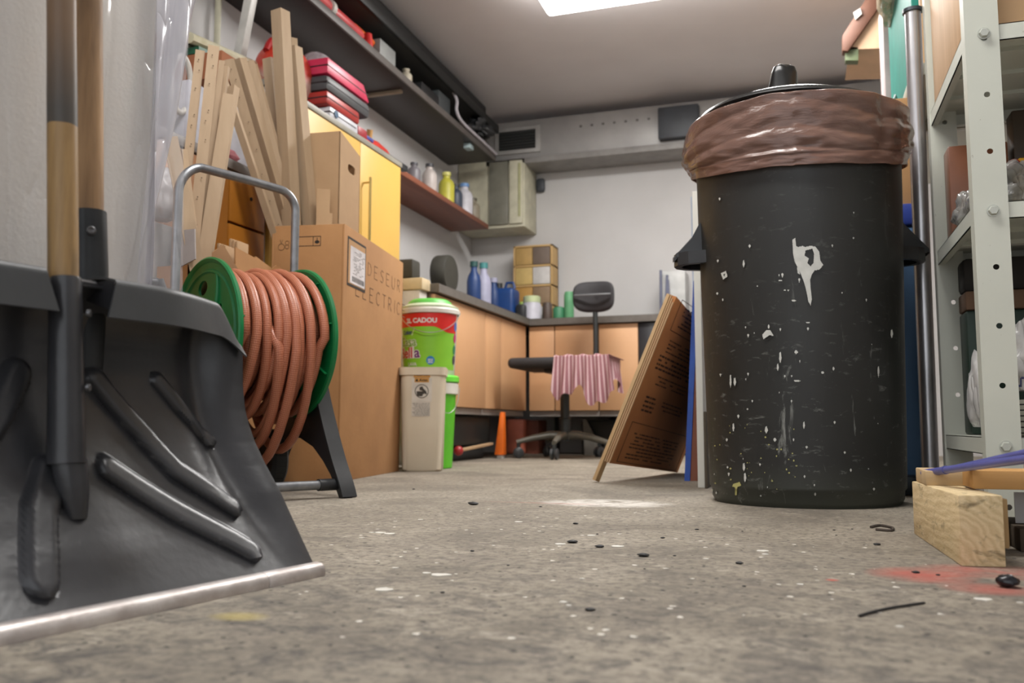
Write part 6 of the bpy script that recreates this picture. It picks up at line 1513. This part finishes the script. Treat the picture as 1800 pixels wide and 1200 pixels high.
# ================================================================== CRUMBS ON THE FLOOR
gritm = mat('black_grit', (34, 32, 32), .6)
rr = random.Random(4)
def crumb(u, v, wpx, nm, lb_, grp=None, flat=.5, cat='crumb', m_=gritm):
    p = P(u, v, Z=0); D_ = p.xy.length; r = wpx / F * D_ / 2
    b = M(); sd = rr.random() * 50
    b.grid(lambda a, c: Vector((p.x, p.y, r * flat)) + Vector((r * cos(2 * pi * a) * cos(pi * (c - .5)), r * .8 * sin(2 * pi * a) * cos(pi * (c - .5)), r * flat * sin(pi * (c - .5)))) * (1 + .35 * noise.noise(Vector((cos(6.28 * a) * 1.5 + sd, sin(6.28 * a) * 1.5, c * 3)))), 14, 8, cu=True)
    o = b.build(nm, m_, None, lb_, cat, grp, ang=40); return o
crumb(1772, 1032, 34, 'black_lump', 'shiny black rounded lump on the red floor stain, by the pine block', None, .55, 'lump', mat('glossy_black', (24, 24, 28), .25))
G = 'crumbs of black grit on the floor'
CL_ = {(1610, 1007): 'black crumb on the red stain, the larger of the two left ones', (1649, 1011): 'small round black crumb on the red stain, right one of the pair', (1542, 958): 'square black crumb below the twisted scrap', (1300, 991): 'flat dark crumb below the middle of the bin', (1308, 1031): 'small black crumb below the flat one under the bin', (1037, 1073): 'larger black crumb beside the two round white drops', (778, 1042): 'black crumb in front of the snow shovel blade tip', (832, 887): 'elongated dark crumb in front of the white tub', (1012, 921): 'dark crumb below the pale worn patch of the floor', (1131, 978): 'widest dark crumb in the middle of the floor', (1006, 954): 'elongated crumb at the left of the middle cluster', (1054, 962): 'elongated crumb at the lower middle of the cluster', (893, 994): 'small crumb alone at the centre left of the floor', (1186, 977): 'crumb right of the widest dark crumb', (1225, 931): 'crumb in front of the left half of the bin', (1305, 934): 'tiny crumb in front of the middle of the bin'}
DL_ = {(668, 936): 'flat white paint drop right of the reel foot, left of a touching pair', (685, 938): 'flat white paint drop right of the reel foot, right of a touching pair', (636, 945): 'small white paint drop nearest to the reel foot', (990, 1058): 'rounder upper one of two white paint drops near the lone black crumb', (1000, 1064): 'lower one of two white paint drops near the lone black crumb', (775, 1010): 'longest white paint streak right of the shovel blade tip', (750, 1007): 'white paint drop at the left end of the longest streak', (675, 1036): 'broad pale paint drop just right of the shovel blade tip', (1727, 1053): 'white paint drop below the black lump at the lower right', (1793, 1059): 'small white paint drop at the right edge of the frame', (1340, 968): 'elongated white paint drop below the right half of the bin', (1345, 974): 'small white paint drop just below the elongated one under the bin', (1407, 1027): 'white paint drop left of the red stain', (1581, 1101): 'white paint drop right below the dark twig', (912, 917): 'white paint drop beside the thin red line', (695, 998): 'tiny white paint drop above the broad pale one', (739, 913): 'tiny white paint drop in front of the tall carton'}
for (u, v, w_) in ((1610, 1007, 12), (1649, 1011, 7), (1542, 958, 12), (1308, 1031, 7), (1300, 991, 14), (1037, 1073, 18), (778, 1042, 9), (627, 1040, 4), (832, 887, 18), (1012, 921, 10), (1006, 954, 18), (1054, 962, 16), (1131, 978, 20), (950, 891, 6), (893, 994, 6), (830, 969, 8), (1165, 946, 8), (1050, 939, 5), (727, 860, 5), (880, 1067, 4), (1186, 977, 6), (1133, 1000, 5), (1466, 932, 5), (1498, 930, 4), (1470, 941, 4), (1225, 931, 7), (1305, 934, 4)):
    crumb(u, v, w_, 'grit_crumb', CL_.get((u, v), 'tiny black grit crumb on the concrete floor'), G, .3)
b = M(); cp_ = [P(1510, 1082, Z=.0015), P(1530, 1076, Z=.0015), P(1560, 1069, Z=.0015), P(1590, 1064, Z=.0015), P(1625, 1059, Z=.0015)]
b.tube(smoothpath(cp_, 4), .0012, 6); b.build('twig', gritm, None, 'thin dark twig on the floor below the pine block', 'twig')
b = M(); b.tube(smoothpath([P(u, v, Z=.002) for u, v in ((1531, 926), (1545, 923), (1560, 925), (1570, 928), (1565, 932), (1540, 930))], 4), .0022, 6); b.build('twisted_scrap', mat('scrap_brown', (70, 60, 52), .8), None, 'twisted dark scrap on the floor between the bin and the pine block', 'scrap')
# flat drops of white paint
wpnt = mat('white_floor_paint', (224, 220, 210), .6)
for (u, v, w_) in ((668, 936, 24), (685, 938, 22), (655, 936, 14), (636, 945, 10), (990, 1058, 14), (1000, 1064, 10), (750, 1007, 16), (775, 1010, 34), (675, 1036, 34), (985, 956, 20), (1086, 960, 24), (1040, 941, 16), (912, 917, 16), (1340, 968, 22), (1345, 974, 12), (1727, 1053, 28), (1407, 1027, 12), (1793, 1059, 9), (1241, 982, 9), (1023, 1017, 8), (1581, 1101, 12), (739, 913, 10), (695, 998, 10)):
    p = P(u, v, Z=0); r = w_ / F * p.xy.length / 2; sd = rr.random() * 9; 
    b = M(); b.prism([(p.x + (r * cos(a) * cy + r * .55 * sin(a) * -sy * 0) * (1 + .4 * noise.noise(Vector((cos(a) * 2, sin(a) * 2, sd)))), p.y + r * .8 * sin(a) * (1 + .5 * noise.noise(Vector((cos(a) * 2, sin(a) * 2, sd + 3))))) for a in [2 * pi * k / 14 for k in range(14)]], lambda x, y, d: Vector((x, y, d)), .0, .0006)
    b.build('paint_drop', wpnt, None, DL_.get((u, v), 'flat drop of dried white paint on the middle of the concrete floor'), 'paint drop', 'dried white paint drops on the floor', smooth=False)
